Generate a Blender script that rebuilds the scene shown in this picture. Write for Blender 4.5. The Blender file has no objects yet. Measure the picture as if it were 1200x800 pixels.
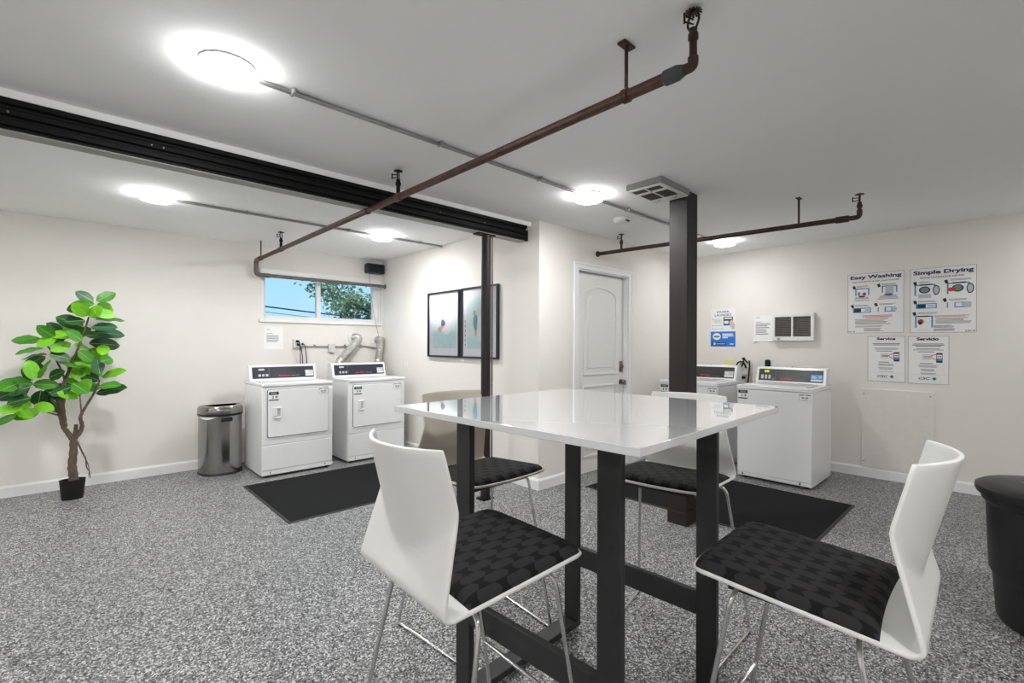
import bpy, bmesh, math, random
from mathutils import Vector, Matrix
random.seed(7)
D2 = bpy.data
sc = bpy.context.scene
col = sc.collection
PI = math.pi

# ------------------------------------------------------------------ camera
F, YH, YAW, CH, KR = 553.6, 403.8, 0.8175, 1.3151, 0.0033     # focal (px of 1200), horizon, yaw, height, roll
cd = D2.cameras.new('camera'); cam = D2.objects.new('camera', cd); col.objects.link(cam)
cd.sensor_width = 36; cd.lens = 36 * F / 1200; cd.shift_y = (YH - 400) / 1200
cd.clip_start = 0.02; cd.clip_end = 300
fw = Vector((math.cos(YAW), math.sin(YAW), 0))
M = Matrix.Rotation(YAW - PI / 2, 4, 'Z') @ Matrix.Rotation(PI / 2, 4, 'X') @ Matrix.Rotation(KR, 4, 'Z')
cam.matrix_world = Matrix.Translation((0, 0, CH)) @ M
sc.camera = cam

# ------------------------------------------------------------------ world / exposure
sc.view_settings.view_transform = 'Standard'; sc.view_settings.look = 'None'
sc.view_settings.gamma = 1.0; sc.view_settings.use_curve_mapping = False
sc.view_settings.exposure = 0.0
w = D2.worlds.new('sky'); sc.world = w; w.use_nodes = True
nt = w.node_tree; nt.nodes.clear()
o_ = nt.nodes.new('ShaderNodeOutputWorld'); bg = nt.nodes.new('ShaderNodeBackground')
tc = nt.nodes.new('ShaderNodeTexCoord'); sp = nt.nodes.new('ShaderNodeSeparateXYZ'); cr = nt.nodes.new('ShaderNodeValToRGB')
nt.links.new(tc.outputs['Generated'], sp.inputs[0]); nt.links.new(sp.outputs['Z'], cr.inputs[0])
nt.links.new(cr.outputs[0], bg.inputs[0]); nt.links.new(bg.outputs[0], o_.inputs[0])
cr.color_ramp.elements[0].position = 0.0; cr.color_ramp.elements[0].color = (0.47, 0.80, 1.0, 1)
cr.color_ramp.elements[1].position = 0.5; cr.color_ramp.elements[1].color = (0.22, 0.52, 0.98, 1)
bg.inputs[1].default_value = 1.08
sl = D2.lights.new('sun', 'SUN'); sl.energy = 2.6; sl.angle = .01; sl.color = (1, .96, .9); so_ = D2.objects.new('sun', sl); col.objects.link(so_)
so_.rotation_euler = (math.radians(48), 0, math.radians(20)); so_.location = (0, -20, 20)
LAMP = 220.0            # radiance of the ceiling discs

# ------------------------------------------------------------------ materials
def lin(c):
    return tuple(((v / 255) / 12.92 if v / 255 <= .04045 else ((v / 255 + .055) / 1.055) ** 2.4) for v in c)
MATS = {}
def mat(name, rgb, rough=.5, metal=0, var=.04, scale=30, bump=0, coat=0, spec=.5, stretch=None, emit=0):
    """principled material; base colour is varied by a fine noise in object space"""
    if name in MATS: return MATS[name]
    m = D2.materials.new(name); m.use_nodes = True; n = m.node_tree; b = n.nodes['Principled BSDF']
    c = lin(rgb)
    t = n.nodes.new('ShaderNodeTexCoord'); mp = n.nodes.new('ShaderNodeMapping'); ns = n.nodes.new('ShaderNodeTexNoise')
    n.links.new(t.outputs['Object'], mp.inputs[0]); n.links.new(mp.outputs[0], ns.inputs['Vector'])
    if stretch: mp.inputs['Scale'].default_value = stretch
    ns.inputs['Scale'].default_value = scale; ns.inputs['Detail'].default_value = 4
    r = n.nodes.new('ShaderNodeValToRGB')
    r.color_ramp.elements[0].position = .3; r.color_ramp.elements[1].position = .7
    r.color_ramp.elements[0].color = tuple(max(0, v * (1 - var)) for v in c) + (1,)
    r.color_ramp.elements[1].color = tuple(min(1, v * (1 + var)) for v in c) + (1,)
    n.links.new(ns.outputs['Fac'], r.inputs[0]); n.links.new(r.outputs[0], b.inputs['Base Color'])
    b.inputs['Roughness'].default_value = rough; b.inputs['Metallic'].default_value = metal
    b.inputs['Specular IOR Level'].default_value = spec
    if coat: b.inputs['Coat Weight'].default_value = coat; b.inputs['Coat Roughness'].default_value = .03
    if bump:
        bp = n.nodes.new('ShaderNodeBump'); bp.inputs['Strength'].default_value = bump; bp.inputs['Distance'].default_value = .002
        n.links.new(ns.outputs['Fac'], bp.inputs['Height']); n.links.new(bp.outputs[0], b.inputs['Normal'])
    if emit:
        n.links.new(r.outputs[0], b.inputs['Emission Color']); b.inputs['Emission Strength'].default_value = emit
    MATS[name] = m; return m
def emitter(name, rgb, s):
    m = D2.materials.new(name); m.use_nodes = True; n = m.node_tree; n.nodes.clear()
    o = n.nodes.new('ShaderNodeOutputMaterial'); e = n.nodes.new('ShaderNodeEmission')
    e.inputs[0].default_value = rgb + (1,); e.inputs[1].default_value = s; n.links.new(e.outputs[0], o.inputs[0]); return m
def floor_material():
    m = D2.materials.new('flake_epoxy_floor'); m.use_nodes = True; n = m.node_tree; b = n.nodes['Principled BSDF']
    t = n.nodes.new('ShaderNodeTexCoord')
    def vor(scale, stops):
        v = n.nodes.new('ShaderNodeTexVoronoi'); v.inputs['Scale'].default_value = scale; v.inputs['Randomness'].default_value = 1
        n.links.new(t.outputs['Object'], v.inputs['Vector'])
        s = n.nodes.new('ShaderNodeSeparateColor'); n.links.new(v.outputs['Color'], s.inputs[0])
        r = n.nodes.new('ShaderNodeValToRGB'); r.color_ramp.interpolation = 'CONSTANT'
        while len(r.color_ramp.elements) < len(stops): r.color_ramp.elements.new(.5)
        for e, (p, g) in zip(r.color_ramp.elements, stops):
            e.position = p; e.color = lin(g) + (1,)
        n.links.new(s.outputs[0], r.inputs[0]); return r.outputs[0], s.outputs[1]
    a, sa = vor(215, [(0, (26, 26, 27)), (.17, (66, 66, 67)), (.36, (102, 102, 103)), (.56, (138, 138, 138)), (.76, (176, 176, 175)), (.9, (220, 220, 219))])
    c, sb = vor(135, [(0, (36, 36, 37)), (.2, (88, 88, 89)), (.5, (132, 132, 132)), (.78, (192, 192, 191))])
    mx = n.nodes.new('ShaderNodeMix'); mx.data_type = 'RGBA'
    gt = n.nodes.new('ShaderNodeMath'); gt.operation = 'GREATER_THAN'; gt.inputs[1].default_value = .6
    n.links.new(sb, gt.inputs[0]); n.links.new(gt.outputs[0], mx.inputs['Factor'])
    n.links.new(a, mx.inputs['A']); n.links.new(c, mx.inputs['B']); n.links.new(mx.outputs['Result'], b.inputs['Base Color'])
    b.inputs['Roughness'].default_value = .42; b.inputs['Specular IOR Level'].default_value = .35
    bp = n.nodes.new('ShaderNodeBump'); bp.inputs['Strength'].default_value = .25; bp.inputs['Distance'].default_value = .001
    n.links.new(sa, bp.inputs['Height']); n.links.new(bp.outputs[0], b.inputs['Normal'])
    return m
def pad_material():
    """black woven fabric with staggered lighter hexagons"""
    m = D2.materials.new('hexagon_fabric'); m.use_nodes = True; n = m.node_tree; b = n.nodes['Principled BSDF']
    t = n.nodes.new('ShaderNodeTexCoord'); s = n.nodes.new('ShaderNodeSeparateXYZ'); n.links.new(t.outputs['Object'], s.inputs[0])
    def mth(op, a, b_=None, c=None):
        q = n.nodes.new('ShaderNodeMath'); q.operation = op
        for i, v in enumerate((a, b_, c)):
            if v is None: continue
            if isinstance(v, (int, float)): q.inputs[i].default_value = v
            else: n.links.new(v, q.inputs[i])
        return q.outputs[0]
    u = mth('MULTIPLY', s.outputs[0], 1 / .046); v = mth('MULTIPLY', s.outputs[1], 1 / .034)
    def hexagon(off):                                              # elongated hexagon around every second lattice point
        du = mth('ABSOLUTE', mth('WRAP', mth('ADD', u, off), -1.0, 1.0)); dv_ = mth('ABSOLUTE', mth('WRAP', mth('ADD', v, off), -1.0, 1.0))
        return mth('MAXIMUM', mth('MULTIPLY', dv_, 1 / .50), mth('MULTIPLY', mth('MULTIPLY_ADD', dv_, .5, du), 1 / .84))
    d = mth('MINIMUM', hexagon(0.0), hexagon(1.0))
    r = n.nodes.new('ShaderNodeValToRGB'); r.color_ramp.elements[0].position = .93; r.color_ramp.elements[1].position = .99
    r.color_ramp.elements[0].color = lin((46, 45, 45)) + (1,); r.color_ramp.elements[1].color = lin((22, 21, 22)) + (1,)
    n.links.new(d, r.inputs[0]); n.links.new(r.outputs[0], b.inputs['Base Color'])
    ns = n.nodes.new('ShaderNodeTexNoise'); ns.inputs['Scale'].default_value = 900; n.links.new(t.outputs['Object'], ns.inputs['Vector'])
    bp = n.nodes.new('ShaderNodeBump'); bp.inputs['Strength'].default_value = .15; n.links.new(ns.outputs['Fac'], bp.inputs['Height']); n.links.new(bp.outputs[0], b.inputs['Normal'])
    b.inputs['Roughness'].default_value = .85; b.inputs['Specular IOR Level'].default_value = .2
    return m
def glass_material():
    m = D2.materials.new('window_glass'); m.use_nodes = True; n = m.node_tree; n.nodes.clear()
    o = n.nodes.new('ShaderNodeOutputMaterial'); t = n.nodes.new('ShaderNodeBsdfTransparent'); g = n.nodes.new('ShaderNodeBsdfGlossy')
    mx = n.nodes.new('ShaderNodeMixShader'); fr = n.nodes.new('ShaderNodeFresnel'); fr.inputs[0].default_value = 1.35
    g.inputs['Roughness'].default_value = .01
    n.links.new(fr.outputs[0], mx.inputs[0]); n.links.new(t.outputs[0], mx.inputs[1]); n.links.new(g.outputs[0], mx.inputs[2]); n.links.new(mx.outputs[0], o.inputs[0])
    return m

WALL = mat('wall_paint', (234, 230, 224), .85, var=.01, scale=6, bump=.04)
CEIL = mat('ceiling_paint', (249, 249, 248), .9, var=.012, scale=3, bump=.05)
TRIM = mat('white_trim_paint', (238, 238, 237), .45, var=.01)
FLOOR = floor_material()
WHITE = mat('white_enamel', (238, 239, 239), .22, var=.006, coat=.3)
WPLAST = mat('white_plastic', (232, 232, 230), .38, var=.01)
BLACKM = mat('black_painted_steel', (11, 10, 10), .6, var=.2, scale=12, spec=.22)
DARKM = mat('charcoal_powder_coat', (40, 40, 41), .5, var=.08, scale=60)
COLM = mat('dark_bronze_column_paint', (40, 34, 32), .5, var=.15, scale=6, spec=.35, stretch=(1, 1, .15))
CHROME = mat('chrome', (215, 215, 215), .12, 1, var=.02)
STEEL = mat('brushed_steel', (160, 159, 157), .15, 1, var=.10, scale=60, stretch=(1, 1, .02))
RUST = mat('rusty_brown_pipe', (78, 54, 43), .5, .3, var=.35, scale=26, bump=.2)
RUST2 = mat('dark_rusty_pipe', (62, 44, 37), .5, .3, var=.35, scale=26, bump=.2)
BRASS = mat('aged_brass', (62, 50, 36), .42, .8, var=.3, scale=60)
GALV = mat('galvanised_conduit', (165, 165, 163), .35, .7, var=.08)
BLACKP = mat('black_plastic', (24, 24, 25), .42, var=.1)
RUBBER = mat('black_rubber', (20, 20, 20), .8, var=.15)
MATM = mat('charcoal_mat_pile', (34, 34, 35), .97, var=.22, scale=220, bump=.6, spec=.1)
GLASS = glass_material()
NAVY = mat('navy_ink', (24, 40, 84), .6, var=.02)
INK = mat('black_ink', (34, 36, 40), .6, var=.02)
GREYINK = mat('grey_ink', (128, 130, 134), .6, var=.02)
PALEINK = mat('pale_grey_ink', (190, 193, 196), .6, var=.02)
REDINK = mat('red_ink', (205, 52, 44), .6, var=.02)
BLUEINK = mat('sky_blue_ink', (62, 152, 208), .6, var=.02)
DBLUEINK = mat('strong_blue_ink', (22, 108, 190), .6, var=.03)
GREENINK = mat('green_ink', (70, 160, 72), .6, var=.02)
PAPER = mat('white_paper', (240, 240, 238), .75, var=.01)

# ------------------------------------------------------------------ mesh helpers
class MB:
    def __init__(s): s.v = []; s.f = []
    def add(s, v, f):
        o = len(s.v); s.v += [tuple(p) for p in v]; s.f += [tuple(i + o for i in q) for q in f]; return s
    def box(s, x0, x1, y0, y1, z0, z1):
        v = [(x, y, z) for z in (z0, z1) for y in (y0, y1) for x in (x0, x1)]
        return s.add(v, [(0, 2, 3, 1), (4, 5, 7, 6), (0, 1, 5, 4), (2, 6, 7, 3), (0, 4, 6, 2), (1, 3, 7, 5)])
    def prism(s, poly, axis, a, b):
        """poly of (p,q); axis 'x','y','z' is the extrusion axis; the others keep x,y,z order"""
        def P(p, q, t): return {'x': (t, p, q), 'y': (p, t, q), 'z': (p, q, t)}[axis]
        n = len(poly); v = [P(p, q, a) for p, q in poly] + [P(p, q, b) for p, q in poly]
        return s.add(v, [tuple(range(n))[::-1], tuple(range(n, 2 * n))] + [(i, (i + 1) % n, n + (i + 1) % n, n + i) for i in range(n)])
    def tube(s, pts, r, seg=10, cap=True):
        pts = [Vector(p) for p in pts]; n = len(pts); rs = r if isinstance(r, (list, tuple)) else [r] * n
        T = []
        for i in range(n):
            d = (pts[min(i + 1, n - 1)] - pts[max(i - 1, 0)]); T.append(d.normalized())
        u = T[0].orthogonal().normalized(); v = []; f = []
        for i in range(n):
            u = (u - T[i] * u.dot(T[i])).normalized(); b = T[i].cross(u)
            for k in range(seg):
                a = 2 * PI * k / seg; v.append(pts[i] + (u * math.cos(a) + b * math.sin(a)) * rs[i])
        for i in range(n - 1):
            for k in range(seg):
                k2 = (k + 1) % seg; f.append((i * seg + k, i * seg + k2, (i + 1) * seg + k2, (i + 1) * seg + k))
        if cap: f.append(tuple(range(seg))[::-1]); f.append(tuple((n - 1) * seg + k for k in range(seg)))
        return s.add(v, f)
    def lathe(s, prof, c=(0, 0, 0), seg=24, axis='z', sx=1, sy=1):
        v = []; f = []; n = len(prof)
        for r, h in prof:
            for k in range(seg):
                a = 2 * PI * k / seg; x, y = r * math.cos(a) * sx, r * math.sin(a) * sy
                p = {'z': (x, y, h), 'y': (x, h, y), 'x': (h, x, y)}[axis]
                v.append((c[0] + p[0], c[1] + p[1], c[2] + p[2]))
        for i in range(n - 1):
            for k in range(seg):
                k2 = (k + 1) % seg; f.append((i * seg + k, i * seg + k2, (i + 1) * seg + k2, (i + 1) * seg + k))
        if prof[0][0] > 1e-6: f.append(tuple(range(seg))[::-1])
        if prof[-1][0] > 1e-6: f.append(tuple((n - 1) * seg + k for k in range(seg)))
        return s.add(v, f)
    def mesh(s, name):
        me = D2.meshes.new(name); me.from_pydata(s.v, [], s.f); me.update()
        bm = bmesh.new(); bm.from_mesh(me); bmesh.ops.remove_doubles(bm, verts=bm.verts, dist=1e-6); bmesh.ops.recalc_face_normals(bm, faces=bm.faces); bm.to_mesh(me); bm.free(); return me
    def build(s, name, m, parent=None, smooth=False, bevel=0, bseg=2):
        me = s.mesh(name); me.materials.append(m); return link(name, me, parent, smooth, bevel, bseg)
def link(name, me, parent=None, smooth=False, bevel=0, bseg=2):
    o = D2.objects.new(name, me); col.objects.link(o)
    if parent: o.parent = parent
    if smooth or bevel:
        for p in me.polygons: p.use_smooth = True
        if hasattr(me, 'set_sharp_from_angle'): me.set_sharp_from_angle(angle=math.radians(38))
    if bevel:
        b = o.modifiers.new('bevel', 'BEVEL'); b.width = bevel; b.segments = bseg; b.limit_method = 'ANGLE'; b.angle_limit = math.radians(40)
        b.harden_normals = False
    return o
def fillet(pts, r, n=6):
    pts = [Vector(p) for p in pts]; out = [pts[0]]
    for i in range(1, len(pts) - 1):
        a, b, c = pts[i - 1], pts[i], pts[i + 1]; d1 = (a - b); d2 = (c - b)
        k = min(r, d1.length * .49, d2.length * .49); p = b + d1.normalized() * k; q = b + d2.normalized() * k
        for j in range(n + 1):
            t = j / n; out.append(p * (1 - t) ** 2 + b * 2 * t * (1 - t) + q * t * t)
    out.append(pts[-1]); return out
def tag(o, label, cat, group=None, kind=None):
    o['label'] = label; o['category'] = cat
    if group: o['group'] = group
    if kind: o['kind'] = kind
    return o
def thing(name, loc, rz, label, cat, group=None):
    o = D2.objects.new(name, None); col.objects.link(o); o.location = loc; o.rotation_euler = (0, 0, rz); o.empty_display_size = .1
    return tag(o, label, cat, group)
def struct(o): o['kind'] = 'structure'; return o
def text_mesh(body, width, height, bold=.0, shear=0):
    cu = D2.curves.new('t', 'FONT'); cu.body = body; cu.size = 1; cu.offset = bold; cu.shear = shear; cu.resolution_u = 3
    ob = D2.objects.new('t', cu); col.objects.link(ob)
    dg = bpy.context.evaluated_depsgraph_get(); me = D2.meshes.new_from_object(ob.evaluated_get(dg))
    D2.objects.remove(ob); D2.curves.remove(cu)
    xs = [v.co.x for v in me.vertices]; ys = [v.co.y for v in me.vertices]
    x0, x1, y0, y1 = min(xs), max(xs), min(ys), max(ys)
    for v in me.vertices: v.co = ((v.co.x - x0) / (x1 - x0) * width, 0, (v.co.y - y0) / (y1 - y0) * height)
    return me
def text(name, body, x, z, width, height, y, m, parent, bold=.0, shear=0):
    """lettering in the local x-z plane, facing -y, lower left corner at (x,z)"""
    me = text_mesh(body, width, height, bold, shear)
    for v in me.vertices: v.co += Vector((x, y, z))
    me.materials.append(m); me.name = name; return link(name, me, parent)

# pixel -> world (used for the plant, whose stems all stand close to the plane through its pot)
def at(px, py, Y):
    u = (px - 600) / F; dx = math.cos(YAW) + u * math.sin(YAW); dy = math.sin(YAW) - u * math.cos(YAW)
    dz = -(py - YH - KR * (px - 600)) / F; t = Y / dy
    return Vector((t * dx, Y, CH + t * dz))

# ------------------------------------------------------------------ room shell
L, R, P, D, H = 5.876, 5.862, 3.10, 2.95, 2.44
X0, Y0 = -3.0, -2.4
TH = .14
struct(MB().box(X0 - TH, R + TH, Y0 - TH, L + TH, -.1, 0).build('floor', FLOOR))
struct(MB().box(X0 - TH, R + TH, Y0 - TH, L + TH, H, H + .1).build('ceiling', CEIL))
WX0, WX1, WZ0, WZ1 = 1.60, 3.07, 1.60, 2.165
b = MB(); b.box(X0 - TH, WX0, L, L + TH, 0, H); b.box(WX1, P + .12, L, L + TH, 0, H); b.box(WX0, WX1, L, L + TH, 0, WZ0); b.box(WX0, WX1, L, L + TH, WZ1, H)
struct(b.build('wall_left', WALL))
struct(MB().box(P, P + .12, D, L, 0, H).build('wall_middle', WALL))
DX0, DX1, DZ = 3.655, 4.53, 2.07
b = MB(); b.box(P + .12, DX0, D, D + .12, 0, H); b.box(DX1, R, D, D + .12, 0, H); b.box(DX0, DX1, D, D + .12, DZ, H)
struct(b.build('wall_back', WALL))
struct(MB().box(R, R + TH, Y0 - TH, D + .12, 0, H).build('wall_right', WALL))
struct(MB().box(X0, R, Y0 - TH, Y0, 0, H).build('wall_near', WALL))
struct(MB().box(X0 - TH, X0, Y0, L, 0, H).build('wall_far_left', WALL))
def base_profile(t=.014, h=.1): return [(0, 0), (-t, 0), (-t, h - .018), (-t * .45, h), (0, h)]
b = MB(); b.prism([(L + p, q) for p, q in base_profile()], 'x', X0, P); struct(b.build('baseboard_left', TRIM))
b = MB(); b.prism([(P + p, q) for p, q in base_profile()], 'y', D - .014, L - .014); struct(b.build('baseboard_middle', TRIM))
b = MB(); b.prism([(D + p, q) for p, q in base_profile()], 'x', P, 3.578); struct(b.build('baseboard_back', TRIM))
b = MB(); b.prism([(D + p, q) for p, q in base_profile()], 'x', 4.61, R - .014); struct(b.build('baseboard_back', TRIM))
b = MB(); b.prism([(R + p, q) for p, q in base_profile()], 'y', Y0, D); struct(b.build('baseboard_right', TRIM))
# white plaster strip between beam and ceiling
b = MB(); b.box(X0, P, 3.055, 3.15, 2.404, H); struct(b.build('trim_1', CEIL))

# door casing and door
b = MB()
for x0, x1 in ((DX0 - .075, DX0), (DX1, DX1 + .075)): b.box(x0, x1, D - .014, D, 0, DZ)
b.box(DX0 - .075, DX1 + .075, D - .014, D, DZ, DZ + .06)
for x0, x1 in ((DX0 - .075, DX0 - .052), (DX1 + .052, DX1 + .075)): b.box(x0, x1, D - .02, D - .014, 0, DZ + .06)
b.box(DX0 - .052, DX1 + .052, D - .02, D - .014, DZ + .04, DZ + .06)
tr = struct(b.build('trim_2', TRIM, bevel=.003))
b = MB(); b.box(DX0, DX0 + .012, D, D + .12, 0, DZ); b.box(DX1 - .012, DX1, D, D + .12, 0, DZ); b.box(DX0, DX1, D, D + .12, DZ - .012, DZ)
b.box(DX1 - .03, DX1 - .012, D + .085, D + .12, 0, DZ - .012)
j = b.build('jamb', TRIM, tr)
dr = D2.objects.new('door_1', None); col.objects.link(dr); dr.location = (DX0 + .014, D + .05, 0); struct(dr)
dr['label'] = 'white arched panel door with bronze knob and deadbolt'
DW, DH = DX1 - DX0 - .03, DZ - .02
DOORM = mat('white_door_paint', (232, 230, 226), .4, var=.01)
MB().box(0, DW, 0, .035, .008, DH).build('slab', DOORM, dr, bevel=.002)
def arch(x0, x1, z0, z1, rise, n=14):
    pts = [(x0, z0), (x1, z0)]
    for i in range(n + 1):
        t = i / n; x = x1 + (x0 - x1) * t; pts.append((x, z1 - rise + rise * math.sin(PI * t) ** .8))
    return pts
def ring(outer, inner, y0, y1):
    n = len(outer); b = MB(); v = []
    for poly, y in ((outer, y0), (inner, y0), (outer, y1), (inner, y1)): v += [(p, y, q) for p, q in poly]
    f = []
    for i in range(n):
        k = (i + 1) % n
        f += [(i, k, n + k, n + i), (2 * n + i, 3 * n + i, 3 * n + k, 2 * n + k), (i, 2 * n + i, 2 * n + k, k), (n + i, n + k, 3 * n + k, 3 * n + i)]
    return b.add(v, f)
for z0, z1, rise in ((1.0, 1.93, .075), (.16, .90, .0)):
    a = arch(.13, DW - .13, z0, z1, rise); c2 = arch(.155, DW - .155, z0 + .025, z1 - .025, rise * .95)
    ring(a, c2, -.007, .001).build('panel_moulding', DOORM, dr, bevel=.003)
    MB().prism(arch(.205, DW - .205, z0 + .075, z1 - .075, rise * .85), 'y', -.006, .001).build('raised_panel', DOORM, dr, bevel=.006)
BRZ = mat('brushed_nickel', (120, 110, 98), .35, .9, var=.1)
hw = MB().box(DW - .075, DW - .025, -.014, 0, 1.02, 1.14).build('deadbolt', BRZ, dr, bevel=.006)
MB().lathe([(0, -.03), (.016, -.03), (.018, -.014)], (DW - .05, 0, 1.08), 14, 'y').build('turn_piece', BRZ, hw, smooth=True)
MB().lathe([(.001, -.062), (.02, -.06), (.027, -.045), (.02, -.03), (.011, -.024), (.011, -.008), (.03, -.007), (.03, 0)], (DW - .05, 0, .91), 18, 'y').build('door_knob', BRZ, dr, smooth=True)

# window
wn = D2.objects.new('window_1', None); col.objects.link(wn); wn.location = (WX0, L, WZ0); struct(wn)
wn['label'] = 'wide white sliding window with blue sky outside'
ww, wh = WX1 - WX0, WZ1 - WZ0
yf0, yf1 = .05, .10
b = MB(); b.box(0, .02, 0, TH, 0, wh); b.box(ww - .02, ww, 0, TH, 0, wh); b.box(.02, ww - .02, 0, TH, wh - .01, wh); b.box(.02, ww - .02, 0, TH, 0, .01)
b.build('reveal', TRIM, wn)
b = MB(); b.box(.02, ww - .02, yf0, yf1, .01, .045); b.box(.02, ww - .02, yf0, yf1, wh - .05, wh - .01)
b.box(.02, .05, yf0, yf1, .045, wh - .05); b.box(ww - .09, ww - .02, yf0, yf1, .045, wh - .05)
b.build('window_frame', WPLAST, wn, bevel=.003)
MB().box(.635, .685, yf0 - .005, yf1, .045, wh - .05).build('meeting_stile', WPLAST, wn, bevel=.003)
MB().add([(.05, .076, .045), (.635, .076, .045), (.635, .076, wh - .05), (.05, .076, wh - .05)], [(0, 1, 2, 3)]).build('pane', GLASS, wn)
MB().add([(.685, .084, .045), (ww - .09, .084, .045), (ww - .09, .084, wh - .05), (.685, .084, wh - .05)], [(0, 1, 2, 3)]).build('pane', GLASS, wn)
MB().box(-.02, ww - .002, -.02, .0, wh - .045, wh + .012).build('header_trim', TRIM, wn, bevel=.003)
b = MB(); b.box(-.03, ww - .002, -.028, .0, -.034, -.006); b.build('window_sill', TRIM, wn, bevel=.004)
MB().tube([(ww - .005, -.012, wh - .05), (ww - .005, -.012, -.02)], .0025, 6).build('pull_cord', GALV, wn)

# ------------------------------------------------------------------ beam and columns
bm = thing('ceiling_beam', (X0, 3.06, 2.262), 0, 'long black ribbed steel beam across the ceiling', 'beam')
prof = [(0, 0), (.085, 0), (.085, .142), (.0, .142), (.0, .118), (.016, .112), (.016, .100), (.004, .092), (.004, .070), (.018, .064), (.018, .052), (.004, .046), (.004, .024), (.012, .018), (.0, .012)]
bl = 3.055 - X0
MB().prism(prof, 'x', 0, bl).build('ribbed_channel', BLACKM, bm)
MB().box(0, bl - .02, .002, .085, -.006, 0).build('bottom_flange', mat('grey_flange_paint', (150, 150, 143), .5, var=.1), bm)
MB().box(bl, bl + .012, .0, .085, .002, .10).build('end_plate', BLACKM, bm)
b = MB()
for x in (2.8, 3.31, 3.36, 5.1, 5.55): b.lathe([(.001, -.004), (.004, -.003), (.004, .01)], (x, .0, .08), 8, 'y')
b.build('bolt_heads', GALV, bm, smooth=True)
pc = thing('round_column', (2.60, 3.10, 0), 0, 'slim round dark steel column under the ribbed beam end', 'column')
MB().lathe([(.041, .012), (.041, 2.244)], seg=28).build('shaft', COLM, pc, smooth=True)
MB().box(-.06, .06, -.05, .05, 0, .012).build('base_plate', BLACKM, pc)
MB().box(-.11, .075, -.04, .04, 2.244, 2.256).build('cap_plate', BLACKM, pc)
MB().tube([(.052, -.02, 0.012), (.052, -.02, 2.244)], .007, 8).build('side_conduit', mat('copper_brown_conduit', (120, 92, 84), .35, .6, var=.1), pc, smooth=True)
sqc = thing('square_column', (3.345, 1.70, 0), 0, 'thick square dark bronze column behind the table', 'column')
MB().box(-.08, .08, -.07, .07, .10, H).build('shaft', COLM, sqc, bevel=.003)
MB().box(-.086, .086, -.076, .076, 0, .10).build('plinth', COLM, sqc, bevel=.003)

# ------------------------------------------------------------------ ceiling lights
def lamp_mats(k): return emitter('lit_diffuser', (.99, .995, 1.0), LAMP * k), emitter('lit_diffuser_rim', (.99, .995, 1.0), LAMP * k * .2)
MAIN_LAMP = lamp_mats(1.0); BACK_LAMP = lamp_mats(1.15)          # the row beyond the beam burns brighter
def ceiling_light(x, y, label, mats=None):
    t = thing('ceiling_light', (x, y, H), 0, label, 'light', 'round ceiling lights')
    df, rm = mats or MAIN_LAMP
    MB().lathe([(.07, 0), (.100, -.002), (.103, -.005), (.103, -.011), (.099, -.011)], seg=40).build('housing', WPLAST, t, smooth=True)
    MB().lathe([(.099, -.011), (.102, -.034), (.098, -.043)], seg=40).build('diffuser_rim', rm, t, smooth=True)
    MB().lathe([(.098, -.043), (.08, -.048), (.05, -.050), (0, -.051)], seg=40).build('diffuser', df, t, smooth=True)
    return t
ceiling_light(.465, 2.18, 'large bright round ceiling light nearest the camera')
ceiling_light(2.84, 2.19, 'round ceiling light in front of the door')
ceiling_light(5.16, 2.15, 'round ceiling light near the right wall behind the square column', lamp_mats(.45))
ceiling_light(.48, 4.45, 'round ceiling light over the plant beyond the beam', BACK_LAMP)
ceiling_light(2.35, 4.47, 'round ceiling light over the dryers', BACK_LAMP)
for x, y, lb, mm in ((.47, -.55, 'added round fill light behind the camera', MAIN_LAMP), (-1.9, 4.45, 'round ceiling light out of view left of the plant', BACK_LAMP),
                 (-1.9, 2.18, 'added round fill light out of view left of the table', MAIN_LAMP), (-1.9, -.55, 'added round fill light out of view far behind the camera', MAIN_LAMP),
                 (2.84, -.55, 'added round fill light out of view right of the near stool', lamp_mats(.7)), (5.16, -.7, 'added round fill light out of view beyond the black trash can', lamp_mats(.5))):
    ceiling_light(x, y, lb, mm)  # all but the lamp by the plant are added to brighten the room evenly

def conduit(y, x0, x1, clamps, skip, label):
    t = thing('ceiling_conduit', (x0, y, H), 0, label, 'conduit', 'ceiling conduits')
    xs = [x0] + [v for s in skip for v in (s - .116, s + .116)] + [x1]
    for a, e in zip(xs[0::2], xs[1::2]):
        MB().tube([(a - x0, 0, -.0125), (e - x0, 0, -.0125)], .0105, 10).build('tube', GALV, t, smooth=True)
    for c in clamps: MB().box(c - x0 - .008, c - x0 + .008, -.03, .016, -.025, 0).build('strap', GALV, t, bevel=.004)
conduit(2.195, .582, 5.05, (.72, 1.5, 2.3, 3.35, 4.4), (2.84,), 'thin metal conduit linking ceiling lights this side of the beam')
conduit(4.475, .597, 3.095, (1.1, 2.0, 2.8), (2.35,), 'thin metal conduit linking ceiling lights beyond the beam')
sd = thing('smoke_detector', (3.577, 2.40, H), 0, 'small white round smoke detector on the ceiling', 'detector')
MB().lathe([(.07, 0), (.07, -.018), (.062, -.03), (.045, -.04), (0, -.042)], seg=28).build('body', WPLAST, sd, smooth=True)
MB().box(-.02, .03, -.066, -.05, -.034, -.022).build('sensor_slot', BLACKP, sd)
vb = thing('ceiling_vent', (2.86, 1.61, H), 0, 'square white ceiling vent box with brown openings beside the column', 'vent')
VW, VD = .40, .27
MB().box(0, VW, 0, VD, -.04, 0).build('housing', mat('grey_metal_housing', (150, 150, 148), .4, .3, var=.05), vb, bevel=.002)
cov = MB().box(.008, VW - .008, .008, VD - .008, -.052, -.04).build('cover', WPLAST, vb, bevel=.003)
BRN = mat('brown_vent_mesh', (62, 50, 42), .7, var=.2, scale=200)
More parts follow.
